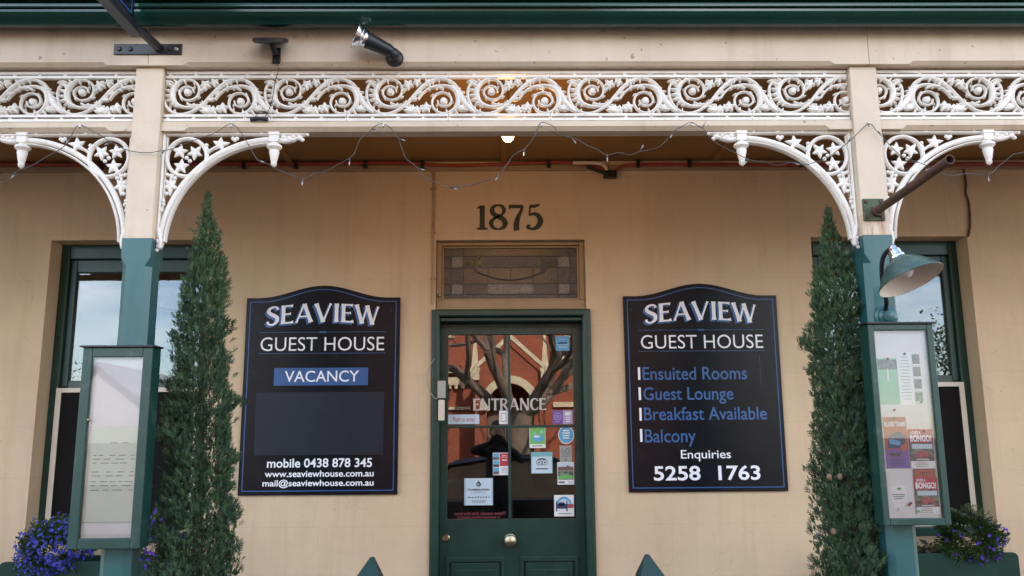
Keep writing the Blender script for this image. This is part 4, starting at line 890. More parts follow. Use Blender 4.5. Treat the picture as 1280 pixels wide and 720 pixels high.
for k in range(4):
    z = 1.815-k*.047; b = sheet('photo_card', (1.540,1.570,z,z+.042), [M_paper, (M_photo, M_brown, M_photo, M_photo2)[k]], ('topmost of four small photos in a column beside the typed sheet','second from the top of four small photos in a column','third from the top of four small photos in a column','lowest of four small photos in a column, with a pale edge')[k], 'photo', G, yb_); card(b,1.541,1.569,z+.004,z+.04,1,2,yb_); fin(b)
b = sheet('poster', (1.410,1.497,1.431,1.620), [M_orange, M_purple, M_navy, M_sky, M_photo, M_red], 'orange and purple poster with a train picture', 'poster', G, yb_)
card(b,1.410,1.497,1.431,1.50,1,2,yb_); b.face([(1.418,yb_-.0036,1.505),(1.480,yb_-.0036,1.505),(1.490,yb_-.0036,1.55),(1.462,yb_-.0036,1.567),(1.43,yb_-.0036,1.552)],2); b.face([(1.425,yb_-.0048,1.522),(1.465,yb_-.0048,1.515),(1.468,yb_-.0048,1.53),(1.428,yb_-.0048,1.54)],3); disc(b,1.478,1.505,.012,.013,0,4,yb_); card(b,1.422,1.470,1.474,1.488,4,3,yb_); lines(b,1.416,1.49,1.437,1.468,4,2,3,yb_,h=.003); o = fin(b)
text('lettering', 'BLUES TRAIN', (1.414,1.493,1.584,1.602), yb_-.0028, M_whitetxt, o, bold=.03)
def bongo(box, label):
    x0,x1,z0,z1 = box; w, h = x1-x0, z1-z0
    b = sheet('poster', box, [M_photo, M_red, M_paper, M_redink, M_ink, M_pale, M_photo2], label, 'poster', G, yb_-.0022); Y = yb_-.0022
    card(b,x0,x1,z0+h*.66,z1,1,2,Y); card(b,x0,x1,z0+h*.20,z0+h*.66,0,2,Y); card(b,x0+.1*w,x0+.95*w,z0+h*.50,z0+h*.62,5,3,Y); card(b,x0,x1,z0+h*.36,z0+h*.5,6,3,Y)
    disc(b,x0+w*.42,z0+h*.36,w*.15,h*.10,3,4,Y); disc(b,x0+w*.68,z0+h*.37,w*.10,h*.08,3,4,Y); card(b,x0,x1,z0,z0+h*.19,2,3,Y); lines(b,x0+.05*w,x1-.2*w,z0+.03*h,z0+.16*h,3,4,4,Y,h=.0022); lines(b,x0+.05*w,x1-.05*w,z0+.215*h,z0+.25*h,1,2,4,Y,h=.003); o = fin(b)
    text('lettering', "LOVE'S A", (x0+.1*w,x0+.5*w,z1-.13*h,z1-.05*h), Y-.0034, M_whitetxt, o, bold=.03)
    text('lettering', 'BONGO!', (x0+.05*w,x1-.06*w,z1-.32*h,z1-.15*h), Y-.0034, M_whitetxt, o, bold=.045)
b = sheet('poster', (1.506,1.590,1.384,1.432), [M_brown, M_orange, M_photo], 'brown poster mostly hidden between the two red BONGO posters', 'poster', G, yb_-.0008); card(b,1.512,1.584,1.40,1.425,1,2,yb_-.0008); lines(b,1.52,1.58,1.405,1.42,2,2,3,yb_-.0008); fin(b)
bongo((1.500,1.590,1.430,1.574), 'upper of the two red BONGO posters with white lettering')
bongo((1.505,1.591,1.266,1.400), 'lower of the two red BONGO posters with white lettering')
b = sheet('leaflet', (1.415,1.474,1.311,1.368), [M_paper, M_ink, M_pgreen], 'small white card with a green logo, pinned low on the left', 'leaflet', G, yb_); lines(b,1.42,1.470,1.318,1.340,3,1,2,yb_,h=.003); disc(b,1.448,1.357,.008,.005,2,2,yb_); fin(b)
for k, (x, z, m) in enumerate(((1.444,1.838,M_red),(1.51,1.856,M_navy),(1.557,1.674,M_pgreen),(1.452,1.646,M_orange),(1.45,1.616,M_pgreen),(1.484,1.306,M_brown),(1.44,1.285,M_paper),(1.478,1.30,M_orange),(1.51,1.276,M_pgreen),(1.556,1.566,M_navy))):
    b = MB(); b.lathe([(0,.009),(.004,.009),(.005,.004),(.003,0)], (x+OX,yb_-.006,z), (0,-1,0), 8); b.build('push_pin', m, cr)

OX = 0.0
# ================================================================== string of lights
PL = [(-2.9,2.62),(-2.5,2.55),(-2.2,2.52),(-1.974,2.561),(-1.916,2.603),(-1.841,2.643),(-1.766,2.686),(-1.714,2.746),(-1.684,2.799),(-1.621,2.769),(-1.548,2.725),(-1.482,2.691),(-1.396,2.684),(-1.339,2.691),(-1.261,2.717),(-1.162,2.757),(-1.081,2.801),(-1.042,2.770),(-1.007,2.717),(-.966,2.650),(-.917,2.630),(-.869,2.603),(-.785,2.573),(-.742,2.593),(-.695,2.606),(-.601,2.655),(-.576,2.699),(-.555,2.742),(-.514,2.779),(-.470,2.803),(-.434,2.775),(-.408,2.738),(-.394,2.698),(-.375,2.654),(-.329,2.614),(-.294,2.571),(-.246,2.551),(-.199,2.534),(-.113,2.547),(-.049,2.564),(-.005,2.587),(.021,2.620),(.050,2.663),(.095,2.693),(.131,2.733),(.147,2.770),(.167,2.804),(.209,2.794),(.237,2.757),(.289,2.740),(.343,2.712),(.387,2.689),(.428,2.668),(.480,2.675),(.528,2.668),(.560,2.681),(.635,2.698),(.665,2.725),(.699,2.762),(.732,2.786),(.775,2.802),(.816,2.779),(.840,2.745),(.915,2.687),(.993,2.650),(1.057,2.633),(1.117,2.623),(1.170,2.632),(1.234,2.625),(1.316,2.655),(1.402,2.716),(1.454,2.763),(1.496,2.794),(1.529,2.763),(1.578,2.692),(1.655,2.641),(1.732,2.607),(1.800,2.573),(1.876,2.586),(1.956,2.579),(2.016,2.623),(2.072,2.666),(2.112,2.673),(2.3,2.72),(2.45,2.80)]
st = thing('string_lights', 'thin grey string of tiny unlit lights looped along the lower rail', 'string lights', (0,-1.49,2.8))
b = MB(); b.tube([(x,-1.488-.006*math.sin(i*.9),z) for i, (x, z) in enumerate(spline(PL, 4))], .0016, 6); b.build('cord', M_wire, st, smooth=70)
HK = (-1.684,-1.081,-.470,.167,.775,1.496)
for i in range(2, len(PL)-1):
    x, z = PL[i]
    if any(abs(x-h) < .02 for h in HK): continue
    if i % 3 == 1:
        a = R(random.choice((-90,-60,-120,-20,200,60))); b = MB(); e = (x+.030*math.cos(a), -1.492, z+.030*math.sin(a)); m_ = (x+.016*math.cos(a), -1.490, z+.016*math.sin(a))
        b.tube([(x,-1.488,z), m_], .0024, 6); b.tube([m_, e], [.0030,.0016], 6, 1); b.build('light_bulb', [M_wire, M_led], st, smooth=50)
for h in HK:
    b = MB(); b.tube(spline([(h,-1.456 if h < 1.4 else -1.47,2.806),(h,-1.478,2.804),(h,-1.486,2.795),(h,-1.480,2.787)], 4), .003, 6); b.ball((h,-1.484,2.80), .006, 8); b.build('hook', M_chrome, st, smooth=60)

# ================================================================== planting
def leafmat(name, a, c, rough=.5):
    m = bpy.data.materials.new(name); m.use_nodes = True; t = m.node_tree; p = t.nodes['Principled BSDF']
    g = t.nodes.new('ShaderNodeNewGeometry'); r = t.nodes.new('ShaderNodeValToRGB'); r.color_ramp.elements[0].color = (*a,1); r.color_ramp.elements[1].color = (*c,1)
    co = t.nodes.new('ShaderNodeTexCoord'); n = t.nodes.new('ShaderNodeTexNoise'); n.inputs['Scale'].default_value = 11; n.inputs['Detail'].default_value = 3
    t.links.new(co.outputs['Object'], n.inputs['Vector'])
    f = math_node(t, 'ADD', math_node(t, 'MULTIPLY', g.outputs['Random Per Island'], .45), math_node(t, 'MULTIPLY', math_node(t, 'SUBTRACT', n.outputs['Fac'], .3), 1.4)); t.links.new(f, r.inputs[0]); t.links.new(r.outputs[0], p.inputs['Base Color']); p.inputs['Roughness'].default_value = rough
    p.inputs['Specular IOR Level'].default_value = .35
    return m
M_cyp = leafmat('cypress_green', (.013,.036,.020), (.064,.118,.062), .55)
M_cyptip = leafmat('cypress_tip', (.040,.085,.030), (.10,.175,.075), .55)
M_bark = mat('bark', (.10,.065,.045), .9, .4, 30, .5, 60)
M_lobleaf = leafmat('lobelia_leaf', (.02,.05,.015), (.06,.11,.03))
M_lobfl = leafmat('lobelia_flower', (.016,.022,.24), (.075,.095,.55), .6)
M_lobdark = leafmat('lobelia_violet', (.05,.015,.30), (.12,.04,.50), .6)
M_cone = mat('cone_brown', (.20,.12,.07), .8, .3, 60)
def cypress(root, prof, leaders, seed, n, lean=0.0, strays=110):
    rnd = random.Random(seed); x0, y0, _ = root.location
    b = MB(); zt = prof[-1][0]
    b.tube([(x0,y0,.32),(x0+lean*.4,y0,1.2),(x0+lean*.8,y0,2.0),(x0+lean,y0,zt-.15)], [.028,.020,.010,.003], 8)
    b.build('trunk', M_bark, root, smooth=60)
    b = MB()
    def rad(z):
        for (za, ra), (zb, rb) in zip(prof, prof[1:]):
            if za <= z <= zb: return ra+(rb-ra)*(z-za)/(zb-za)
        return 0
    def spray(p, d, L, w, m):
        # a flattened cypress spray: a bent axis with short side shoots, each a thin three-sided spike
        d = d.normalized(); side = d.cross(Vector((rnd.uniform(-1,1),rnd.uniform(-1,1),rnd.uniform(-.4,.4)))).normalized(); nrm = side.cross(d)
        def spike(a, dr, l, ww):
            e = a+dr*l; s2 = dr.cross(nrm).normalized()*ww; u2 = nrm*ww*.9; mid = a+dr*l*.45
            k = len(b.v); b.v += [tuple(a), tuple(mid+s2), tuple(mid-s2*.6+u2), tuple(mid-s2*.6-u2), tuple(e)]
            b.f += [(k,k+1,k+2),(k,k+2,k+3),(k,k+3,k+1),(k+4,k+2,k+1),(k+4,k+3,k+2),(k+4,k+1,k+3)]; b.m += [m]*6
        spike(p, d, L, w)
        for k in range(5):
            t = .15+.15*k; sgn = 1 if k % 2 else -1
            dr = (d*.8+side*sgn*.65+nrm*rnd.uniform(-.4,.4)).normalized(); spike(p+d*L*t, dr, L*(.62-.09*k), w*.85)
    zones = []
    cum = []; tot = 0
    zz = prof[0][0]
    while zz < zt: tot += max(rad(zz), .012); cum.append((tot, zz)); zz += .01
    # irregular bulges: lobes that stick out or gape
    lob = [(rnd.uniform(prof[0][0], zt), rnd.uniform(0, 2*math.pi), rnd.uniform(-.22,.20), rnd.uniform(.05,.12)) for _ in range(46)]+[(rnd.uniform(prof[0][0], zt), rnd.uniform(0, 2*math.pi), rnd.uniform(-.28,.26), rnd.uniform(.020,.045)) for _ in range(150)]
    for i in range(n):
        q = rnd.uniform(0, tot); z = next(zc for c_, zc in cum if c_ >= q)+rnd.uniform(-.01,.01)
        th = rnd.uniform(0, 2*math.pi); r0 = rad(z)
        if r0 <= 0: continue
        f = 1.0
        for (lz, lt, la, lw) in lob:
            dz = (z-lz)/lw; dt = math.cos(th-lt)
            if abs(dz) < 1 and dt > .3: f += la*(1-dz*dz)*dt
        f += .15*math.cos(4*th+2.3*z+seed)+.10*math.cos(7*th-3.1*z+2*seed)
        rr = r0*max(.30, f)*math.sqrt(rnd.uniform(.25,1.0))
        cx = x0+lean*(z-.3)/(zt-.3)
        # near the top the foliage belongs to separate leaders
        if z > leaders[0][2]:
            ld = rnd.choice(leaders); 
            if z > ld[3]: ld = leaders[0]
            k = min(1, (z-ld[2])/(.5)); cx += ld[0]*k; 
        p = Vector((cx+rr*math.cos(th), y0+rr*math.sin(th), z))
        out = Vector((math.cos(th), math.sin(th), 0)); d = out*rnd.uniform(.15,.75)+Vector((rnd.uniform(-.25,.25),rnd.uniform(-.25,.25),1.0))
        spray(p, d, rnd.uniform(.014,.042)*(1.0 if z < zt-.25 else .75), rnd.uniform(.0014,.0025), 1 if rnd.random() < .22+(.4 if z > zt-.5 else 0) else 0)
    # stray shoots on the outline
    for i in range(strays):
        z = rnd.uniform(prof[0][0], zt-.15); th = rnd.uniform(0, 2*math.pi); r0 = rad(z)*rnd.uniform(.92,1.10)
        cx = x0+lean*(z-.3)/(zt-.3); p = Vector((cx+r0*math.cos(th), y0+r0*math.sin(th), z)); out = Vector((math.cos(th), math.sin(th), .9))
        for k in range(2): spray(p+out*.010*k, out+Vector((rnd.uniform(-.4,.4),rnd.uniform(-.4,.4),0)), rnd.uniform(.022,.036), .0022, rnd.choice((0,0,1)))
    b.build('crown', [M_cyp, M_cyptip], root, fix=False)
def pot(root, r):
    b = MB(); o = (root.location[0], root.location[1], 0); b.lathe([(0,.0),(r*.74,0),(r*.78,.02),(r*.96,.30),(r*1.06,.305),(r*1.06,.35),(r*.95,.352),(r*.93,.32),(0,.315)], o, (0,0,1), 28); b.build('pot', M_black, root, smooth=35)
t1 = thing('cypress_tree', 'slim potted cypress with a single pointed tip, beside the menu case', 'tree', (-1.148,-1.33,0), 'potted pencil cypresses by the posts')
pot(t1, .20); cypress(t1, [(.36,.10),(.6,.150),(1.0,.146),(1.3,.138),(1.55,.126),(1.78,.108),(2.0,.090),(2.2,.067),(2.34,.042),(2.46,.018),(2.555,.003)], [(.0,0,2.15,9),(.03,0,2.1,2.42)], 11, 19000, lean=-.065)
t2 = thing('cypress_tree', 'slim potted cypress with a shaggy broken outline and forked top, beside the poster case', 'tree', (1.360,-1.33,0), 'potted pencil cypresses by the posts')
pot(t2, .20); cypress(t2, [(.36,.10),(.6,.150),(1.0,.142),(1.2,.122),(1.45,.110),(1.65,.104),(1.9,.098),(2.06,.088),(2.20,.060),(2.33,.034),(2.42,.014),(2.485,.003)], [(-.012,0,2.12,9),(.055,0,2.05,2.30)], 23, 18000, lean=.010, strays=170)
b = MB(); rr_ = random.Random(4)
for (x, z) in ((1.235,1.40),(1.275,1.40),(1.235,1.20)):
    b = MB(); b.ball((x,-1.47,z), .011, 8, 0, (1,1,1.15)); b.build('cypress_cone', M_cone, t2, smooth=70)

M_boxgreen = mat('planter_green', (0.006, 0.036, 0.027), 0.5, 0.2, 6, 0.15, 40, spec=0.22)
M_soil = mat('soil', (.05,.035,.025), .95, .4, 60, .5, 90)
def flower_box(x0, x1, label):
    r = thing('window_box', label, 'planter', ((x0+x1)/2, -.12, .70), 'green window boxes'); zt = .955; ro = .025
    prof = [(x0,.70),(x1,.70)]+[(x1-ro+ro*math.cos(R(a)), zt-ro+ro*math.sin(R(a))) for a in (0,30,60,90)]+[(x0+ro+ro*math.cos(R(a)), zt-ro+ro*math.sin(R(a))) for a in (90,120,150,180)]
    b = MB(); b.py(prof, -.245, -.222); b.py(prof, -.024, -.002); b.box(x0+.0, x0+.022, -.2215, -.0245, .702, .93); b.box(x1-.022, x1, -.2215, -.0245, .702, .93); b.box(x0+.022, x1-.022, -.2215, -.0245, .70, .72); b.build('box_body', M_boxgreen, r, bevel=.004)
    b = MB(); b.box(x0+.0225, x1-.0225, -.2205, -.0255, .722, .915); b.build('soil', M_soil, r); return r
flower_box(-2.545, -1.675, 'dark green window box under the left window, carrying dense blue lobelia'); flower_box(1.795, 2.652, 'dark green window box under the right window, carrying a shaggy half-blue lobelia')
def lobelia(name, cx, cy, cz, rx, ry, rz, nl, nf, label, seed, fm, face=None):
    rnd = random.Random(seed); r = thing(name, label, 'flowers', (cx, cy, .90), 'clumps of lobelia in the window boxes'); b = MB(); fb = MB()
    def pt(k=1.0):
        while True:
            v = Vector((rnd.gauss(0,1), rnd.gauss(0,1), rnd.gauss(0,1)+.1)).normalized()
            if v.z > -.85 and v.y < .6: return v
    for i in range(nl):
        v = pt(); q = rnd.uniform(.45,1.02)*(1+.16*math.sin(v.x*9+v.z*7)); p = Vector((cx+v.x*rx*q, cy+v.y*ry*q, cz+v.z*rz*q)); d = (v+Vector((rnd.uniform(-.6,.6),rnd.uniform(-.6,.6),rnd.uniform(-.2,.9)))).normalized(); s = d.orthogonal().normalized(); L = rnd.uniform(.012,.026); w = L*.22
        b.face([p, p+d*L*.5+s*w, p+d*L, p+d*L*.5-s*w])
    for i in range(nf):
        v = pt()
        if face and rnd.random() > face(v): continue
        q = rnd.uniform(.93,1.10)*(1+.16*math.sin(v.x*9+v.z*7)); p = Vector((cx+v.x*rx*q, cy+v.y*ry*q, cz+v.z*rz*q)); d = (v+Vector((rnd.uniform(-.5,.5),-.7,rnd.uniform(-.3,.5)))).normalized(); s = d.orthogonal().normalized(); u = d.cross(s); L = rnd.uniform(.007,.0115)
        k0 = len(fb.v); pts = [p]
        for k in range(10):
            a = k*math.pi/5; l = L*(1.0 if k % 2 == 0 else .62); pts.append(p+(s*math.cos(a)+u*math.sin(a))*l+d*.003)
        fb.v += [tuple(x) for x in pts]; fb.f += [(k0, k0+1+k, k0+1+(k+1) % 10) for k in range(10)]; fb.m += [0]*10
    b.build('leaves', M_lobleaf, r, fix=False); tag(fb.build('blooms', fm, r, fix=False), kind='stuff')
lobelia('lobelia_plant', -2.30, -.20, 1.015, .165, .13, .140, 3400, 900, 'dense mound of bright blue lobelia beside the window reveal', 3, M_lobfl, lambda v: .35+.65*max(0, min(1, .8-v.z)))
lobelia('lobelia_plant', -1.80, -.18, 1.05, .115, .11, .135, 1300, 230, 'violet lobelia showing between the menu case and the cypress', 5, M_lobdark)
lobelia('lobelia_plant', 2.43, -.20, 1.03, .160, .13, .140, 7500, 330, 'shaggy green lobelia with violet blooms only on its lower right', 8, M_lobdark, lambda v: .10 if v.x-v.z < .35 else .95)
rnd = random.Random(5); b = MB()
for i in range(160):
    p = Vector((rnd.uniform(1.86,2.26), rnd.uniform(-.21,-.08), .93+rnd.uniform(0,.06))); d = Vector((rnd.uniform(-1,1),rnd.uniform(-1,1),rnd.uniform(0,1))).normalized(); s = d.orthogonal().normalized(); L = rnd.uniform(.03,.055)
    b.face([p, p+d*L*.5+s*L*.3, p+d*L, p+d*L*.5-s*L*.3])
tag(b.build('bedding_plant', leafmat('bronze_leaf', (.06,.03,.02), (.07,.09,.04)), fix=False), 'low bronze-leaved bedding plant in the window box behind the poster case', 'plant')

# two low pointed posts flanking the entry
def bollard(x, s, label):
    r = thing('pointed_post', label, 'post', (x,-1.0,0), 'low pointed posts by the entrance'); z = .975
    b = MB(); b.box(x-.050, x+.050, -1.05, -.95, 0, z-.015); b.build('post_shaft', M_green, r, bevel=.006)
    b = MB(); e = .056; ap = (x+s*.012, -1.0, z+.088)
    c = [(x-e,-1.056,z),(x+e,-1.056,z),(x+e,-.944,z),(x-e,-.944,z)]; lo = [(p, q, z-.015) for p, q, _ in c]; top = [(ap[0]-.008,-1.008,ap[2]),(ap[0]+.008,-1.008,ap[2]),(ap[0]+.008,-.992,ap[2]),(ap[0]-.008,-.992,ap[2])]
    b.add(lo+c+top, [(3,2,1,0)]+[(i,(i+1)%4,4+(i+1)%4,4+i) for i in range(4)]+[(4+i,4+(i+1)%4,8+(i+1)%4,8+i) for i in range(4)]+[(8,9,10,11)]); o = b.build('post_cap', M_green, r, bevel=.002)
bollard(-.562, 1, 'low green post with a pointed cap, nearer the sign with the blank panel'); bollard(.626, -1, 'low green post with a pointed cap, nearer the sign listing rooms')

# ================================================================== across the street (seen in the glass)
def brick_extra(t, co, col):
    s = t.nodes.new('ShaderNodeSeparateXYZ'); t.links.new(co.outputs['Object'], s.inputs[0]); c = t.nodes.new('ShaderNodeCombineXYZ'); t.links.new(s.outputs['X'], c.inputs[0]); t.links.new(s.outputs['Z'], c.inputs[1])
    b = t.nodes.new('ShaderNodeTexBrick'); b.inputs['Scale'].default_value = 1; b.inputs['Brick Width'].default_value = .24; b.inputs['Row Height'].default_value = .086; b.inputs['Mortar Size'].default_value = .009
    b.inputs['Color1'].default_value = (.33,.075,.030,1); b.inputs['Color2'].default_value = (.26,.055,.026,1); b.inputs['Mortar'].default_value = (.24,.12,.08,1)
    t.links.new(c.outputs[0], b.inputs['Vector']); return mix_col(t, .75, col, b.outputs['Color'])
M_brick = mat('red_brick', (.30,.07,.03), .9, .2, 3, extra=brick_extra); M_stone = mat('cream_stone', (.62,.50,.32), .8, .12, 4)
M_slate = mat('slate', (.09,.09,.10), .7, .2, 6); M_weather = mat('weatherboard', (.72,.70,.64), .7, .06, 4); M_tinroof = mat('tin_roof', (.42,.44,.46), .45, .1, 3)
hall = thing('brick_hall', 'red brick hall with cream stone trim across the street, mirrored in the door glass', 'building', (0,-16,0))
YB = -15.6
b = MB(); b.py([(-6.2,0),(6.2,0),(6.2,6.2),(3.2,6.2),(0,9.2),(-3.2,6.2),(-6.2,6.2)], YB-8, YB); b.build('wall', M_brick, hall)
b = MB(); b.prism([(-3.5,6.2),(0,9.6),(3.5,6.2),(3.3,6.2),(0,9.3),(-3.3,6.2)], lambda x, z, t: (x, t, z), YB-8, YB+.15); b.build('roof', M_slate, hall)
b = MB()
for (x0,x1,z0,z1,d) in ((-6.2,-.75,2.85,3.05,.10),(1.25,6.2,2.3,2.42,.06),(1.25,6.2,3.55,3.75,.14),(-6.2,-.75,2.25,2.32,.06),(-6.2,6.2,5.9,6.2,.2),(-6.2,-.6,3.13,3.19,.2),(-6.2,6.2,.5,.6,.08)): b.box(x0,x1,YB+.002,YB+d,z0,z1)
for k in range(34): b.box(-6.1+k*.155,-6.02+k*.155,YB+.003,YB+.09,2.76,2.848)
for k in range(31): b.box(1.3+k*.155,1.38+k*.155,YB+.003,YB+.12,3.45,3.548)
b.build('string_course', M_stone, hall)
b = MB(); yp = YB+.9; b.py([(-.62,0),(-.35,0),(-.35,2.2)]+[(.2+.55*math.cos(R(a)), 2.2+.62*math.sin(R(a))) for a in range(180,-1,-15)]+[(.75,0),(1.02,0),(1.02,3.0),(.2,3.72),(-.62,3.0)], YB+.003, yp); b.build('porch', M_brick, hall)
b = MB()
ar = [(.2+.55*math.cos(R(a)), 2.2+.62*math.sin(R(a))) for a in range(0,181,12)]+[(.2+.72*math.cos(R(a)), 2.2+.80*math.sin(R(a))) for a in range(180,-1,-12)]
b.py(ar, yp+.002, yp+.10)
for s in (-1,1): b.py([(.2,3.98),(.2+s*1.0,3.08),(.2+s*1.0,2.97),(.2,3.86)], yp-.1+.001*s, yp+.14)
b.box(.12,.28,yp-.02,yp+.16,3.98,4.25); b.build('porch_trim', M_stone, hall)
for x in (-.62,1.02,2.45,-2.2):
    b = MB(); y = yp if abs(x) < 1.5 else YB+.2; b.box(x-.10,x+.10,y-.09,y+.16,0 if abs(x) > 1.5 else 2.9,3.1); b.lathe([(.17,3.1),(.17,3.16),(.12,3.2),(.10,3.3),(.025,4.05),(.06,4.2),(0,4.27)], (x,y+.01,0), (0,0,1), 4); b.build('pinnacle', M_stone, hall)
b = MB(); b.box(-.34,.74,YB+.25,YB+.30,0,2.15); b.build('porch_door', M_brown, hall)
for x in (-3.9,3.9,-1.6,2.0):
    b = MB(); b.box(x-.45,x+.45,YB+.004,YB+.05,4.0,5.5); w_ = b.build('window', M_stone, hall); b = MB(); b.box(x-.36,x+.36,YB+.052,YB+.06,4.1,5.4); b.build('pane', M_mesh, w_)

cot = thing('weatherboard_cottage', 'white weatherboard cottage far across the street, mirrored in the menu case', 'house', (-20,-40,0))
b = MB(); b.py([(-22.6,0),(-16.8,0),(-16.8,3.0),(-19.7,5.2),(-22.6,3.0)], -46, -40); b.build('wall', M_weather, cot)
b = MB(); b.py([(-23.0,2.9),(-19.7,5.4),(-16.4,2.9),(-16.5,2.75),(-19.7,5.22),(-22.9,2.75)], -46.2, -39.6); b.build('roof', M_tinroof, cot)
b = MB()
for k in range(70): b.box(-32+k*.34, -32+k*.34+.31, -30.03, -30, 0, 1.5)
tag(b.build('paling_fence', M_concrete), 'pale paling fence across the street in front of the cottage', 'fence')

def bare_tree(name, label, x, y, h, seed, tr):
    rnd = random.Random(seed); r = thing(name, label, 'tree', (x, y, 0)); b = MB(); c = MB()
    def grow(mb, p, d, L, rad, dep):
        pts = [p]; n = 5
        for k in range(n): d = (d+Vector((rnd.uniform(-.22,.22),rnd.uniform(-.22,.22),rnd.uniform(-.05,.20)))).normalized(); p = p+d*L/n; pts.append(p)
        mb.tube(pts, lerp_list([rad, rad*.72], n+1), 8 if dep < 2 else 5)
        if dep > 4: return
        for k in range(3 if dep < 3 else 2):
            a = d.orthogonal().normalized(); a.rotate(Quaternion(d, rnd.uniform(0, 6.28)))
            grow(c, pts[-1 if k == 0 else rnd.choice((-2,-3,-1))], (d*.75+a*rnd.uniform(.5,.95)).normalized(), L*rnd.uniform(.62,.85), rad*rnd.uniform(.5,.68), dep+1)
    b.tube([(x,y,0),(x+.03,y,.6),(x-.02,y,1.3),(x,y,2.0)], [tr*1.1,tr*.85,tr*.8,tr*.95], 12)
    for k in range(6):
        a = k*2*math.pi/6+rnd.uniform(-.3,.3); grow(b, Vector((x,y,1.85)), Vector((math.cos(a), math.sin(a)*.6, rnd.uniform(.35,.9))).normalized(), h*.30, tr*.40, 1)
    b.build('trunk', M_bark2, r, smooth=60); c.build('branches', M_bark2, r, smooth=60)
M_bark2 = mat('plane_bark', (.17,.12,.085), .85, .4, 5, .4, 25)
bare_tree('plane_tree', 'bare pollarded plane tree across the road, mirrored in the door glass', .32, -10.6, 5.2, 3, .27)
M_leafA = leafmat('street_leaf', (.03,.05,.02), (.09,.12,.05))
def leafy(x, y, h, r0, seed, label):
    rnd = random.Random(seed); r = thing('street_tree', label, 'tree', (x, y, 0), 'leafy trees across the street'); b = MB(); b.tube([(x,y,0),(x,y,h*.5),(x+.2,y,h*.8)], [.2,.14,.05], 8); b.build('trunk', M_bark, r)
    b = MB(); cl = [(rnd.gauss(0,r0*.45), rnd.gauss(0,r0*.45), h*rnd.uniform(.35,.95)) for _ in range(26)]
    for i in range(7000):
        q = rnd.choice(cl); p = Vector((x+q[0]+rnd.gauss(0,.38), y+q[1]+rnd.gauss(0,.38), q[2]+rnd.gauss(0,.34))); d = Vector((rnd.gauss(0,1),rnd.gauss(0,1),rnd.gauss(0,1))).normalized(); s = d.orthogonal().normalized(); L = rnd.uniform(.07,.15)
        b.face([p, p+d*L*.5+s*L*.3, p+d*L, p+d*L*.5-s*L*.3])
    b.build('crown', M_leafA, r, fix=False)
leafy(-17.8,-27,4.4,1.7,1,'olive green tree across the street left of the cottage'); leafy(-9.5,-30,3.9,1.6,2,'small olive tree across the street between cottage and hall')
leafy(16.6,-24,5.6,2.0,3,'tall olive tree across the street right of the hall'); leafy(21.5,-28,5.0,2.2,4,'olive tree across the street beyond the power pole')
pw = thing('power_pole', 'timber power pole with a crossarm across the street', 'pole', (11.3,-19,0)); b = MB(); b.tube([(11.3,-19,0),(11.3,-19,8.5)], [.15,.11], 10); b.build('pole', M_bark, pw, smooth=60); b = MB(); b.box(10.2,12.4,-19.06,-18.94,7.9,8.05); b.build('crossarm', M_bark, pw)

# parked car at the kerb
M_car = mat('car_paint', (.014,.015,.018), .18, .1, 5, spec=.6, coat=.6); M_carglass = glass_mat('car_glass', .12, (.25,.27,.28)); M_tyre = mat('rubber', (.015,.015,.016), .8, .1, 20)
car = thing('parked_car', 'dark sedan parked at the kerb behind the viewer', 'car', (.2,-6.6,-.13))
cx, cy, cz = .2, -6.6, -.13
body = [(-2.25,.32),(-2.28,.55),(-2.20,.78),(-1.75,.90),(-1.0,.94),(1.15,.96),(1.95,.86),(2.25,.70),(2.28,.40),(2.20,.28),(1.75,.24),(1.70,.42),(1.55,.58),(1.35,.62),(1.15,.58),(1.0,.42),(.95,.24),(-.95,.24),(-1.0,.42),(-1.15,.58),(-1.35,.62),(-1.55,.58),(-1.70,.42),(-1.75,.24)]
b = MB(); b.py([(cx+x, cz+z) for x, z in body], cy-.86, cy+.86)
roof = [(-1.45,.92),(-.85,1.36),(-.3,1.44),(.45,1.43),(1.35,.96)]
b.add([(cx+x, cy-(.80 if z < 1 else .62), cz+z) for x, z in roof]+[(cx+x, cy+(.80 if z < 1 else .62), cz+z) for x, z in roof], [(1,2,7,6),(2,3,8,7)]); b.build('body', M_car, car, smooth=30, bevel=.02)
b = MB(); 
for s in (-1,1):
    q = lambda x, z: (cx+x, cy+s*(.80 if z < 1 else .62), cz+z)
    for (p0,p1) in ((( -1.45,.92),(-.85,1.36)),((-.85,1.36),(-.3,1.44)),((-.3,1.44),(.45,1.43)),((.45,1.43),(1.35,.96))): b.tube([q(*p0), q(*p1)], .03, 6)
    b.tube([q(-.2,.95), (cx-.2, cy+s*.62, cz+1.43)], .03, 6)
b.build('pillar', M_car, car, smooth=60)
b = MB()
for s in (-1,1):
    q = lambda x, z: (cx+x, cy+s*(.79 if z < 1 else .612), cz+z); b.face([q(-1.43,.93),q(-.85,1.355),q(-.3,1.435),q(.45,1.425),q(1.33,.965)])
b.face([(cx+.47,cy-.61,cz+1.425),(cx+.47,cy+.61,cz+1.425),(cx+1.35,cy+.78,cz+.965),(cx+1.35,cy-.78,cz+.965)]); b.face([(cx-.87,cy-.61,cz+1.355),(cx-.87,cy+.61,cz+1.355),(cx-1.45,cy+.78,cz+.925),(cx-1.45,cy-.78,cz+.925)])
b.build('window', M_carglass, car)
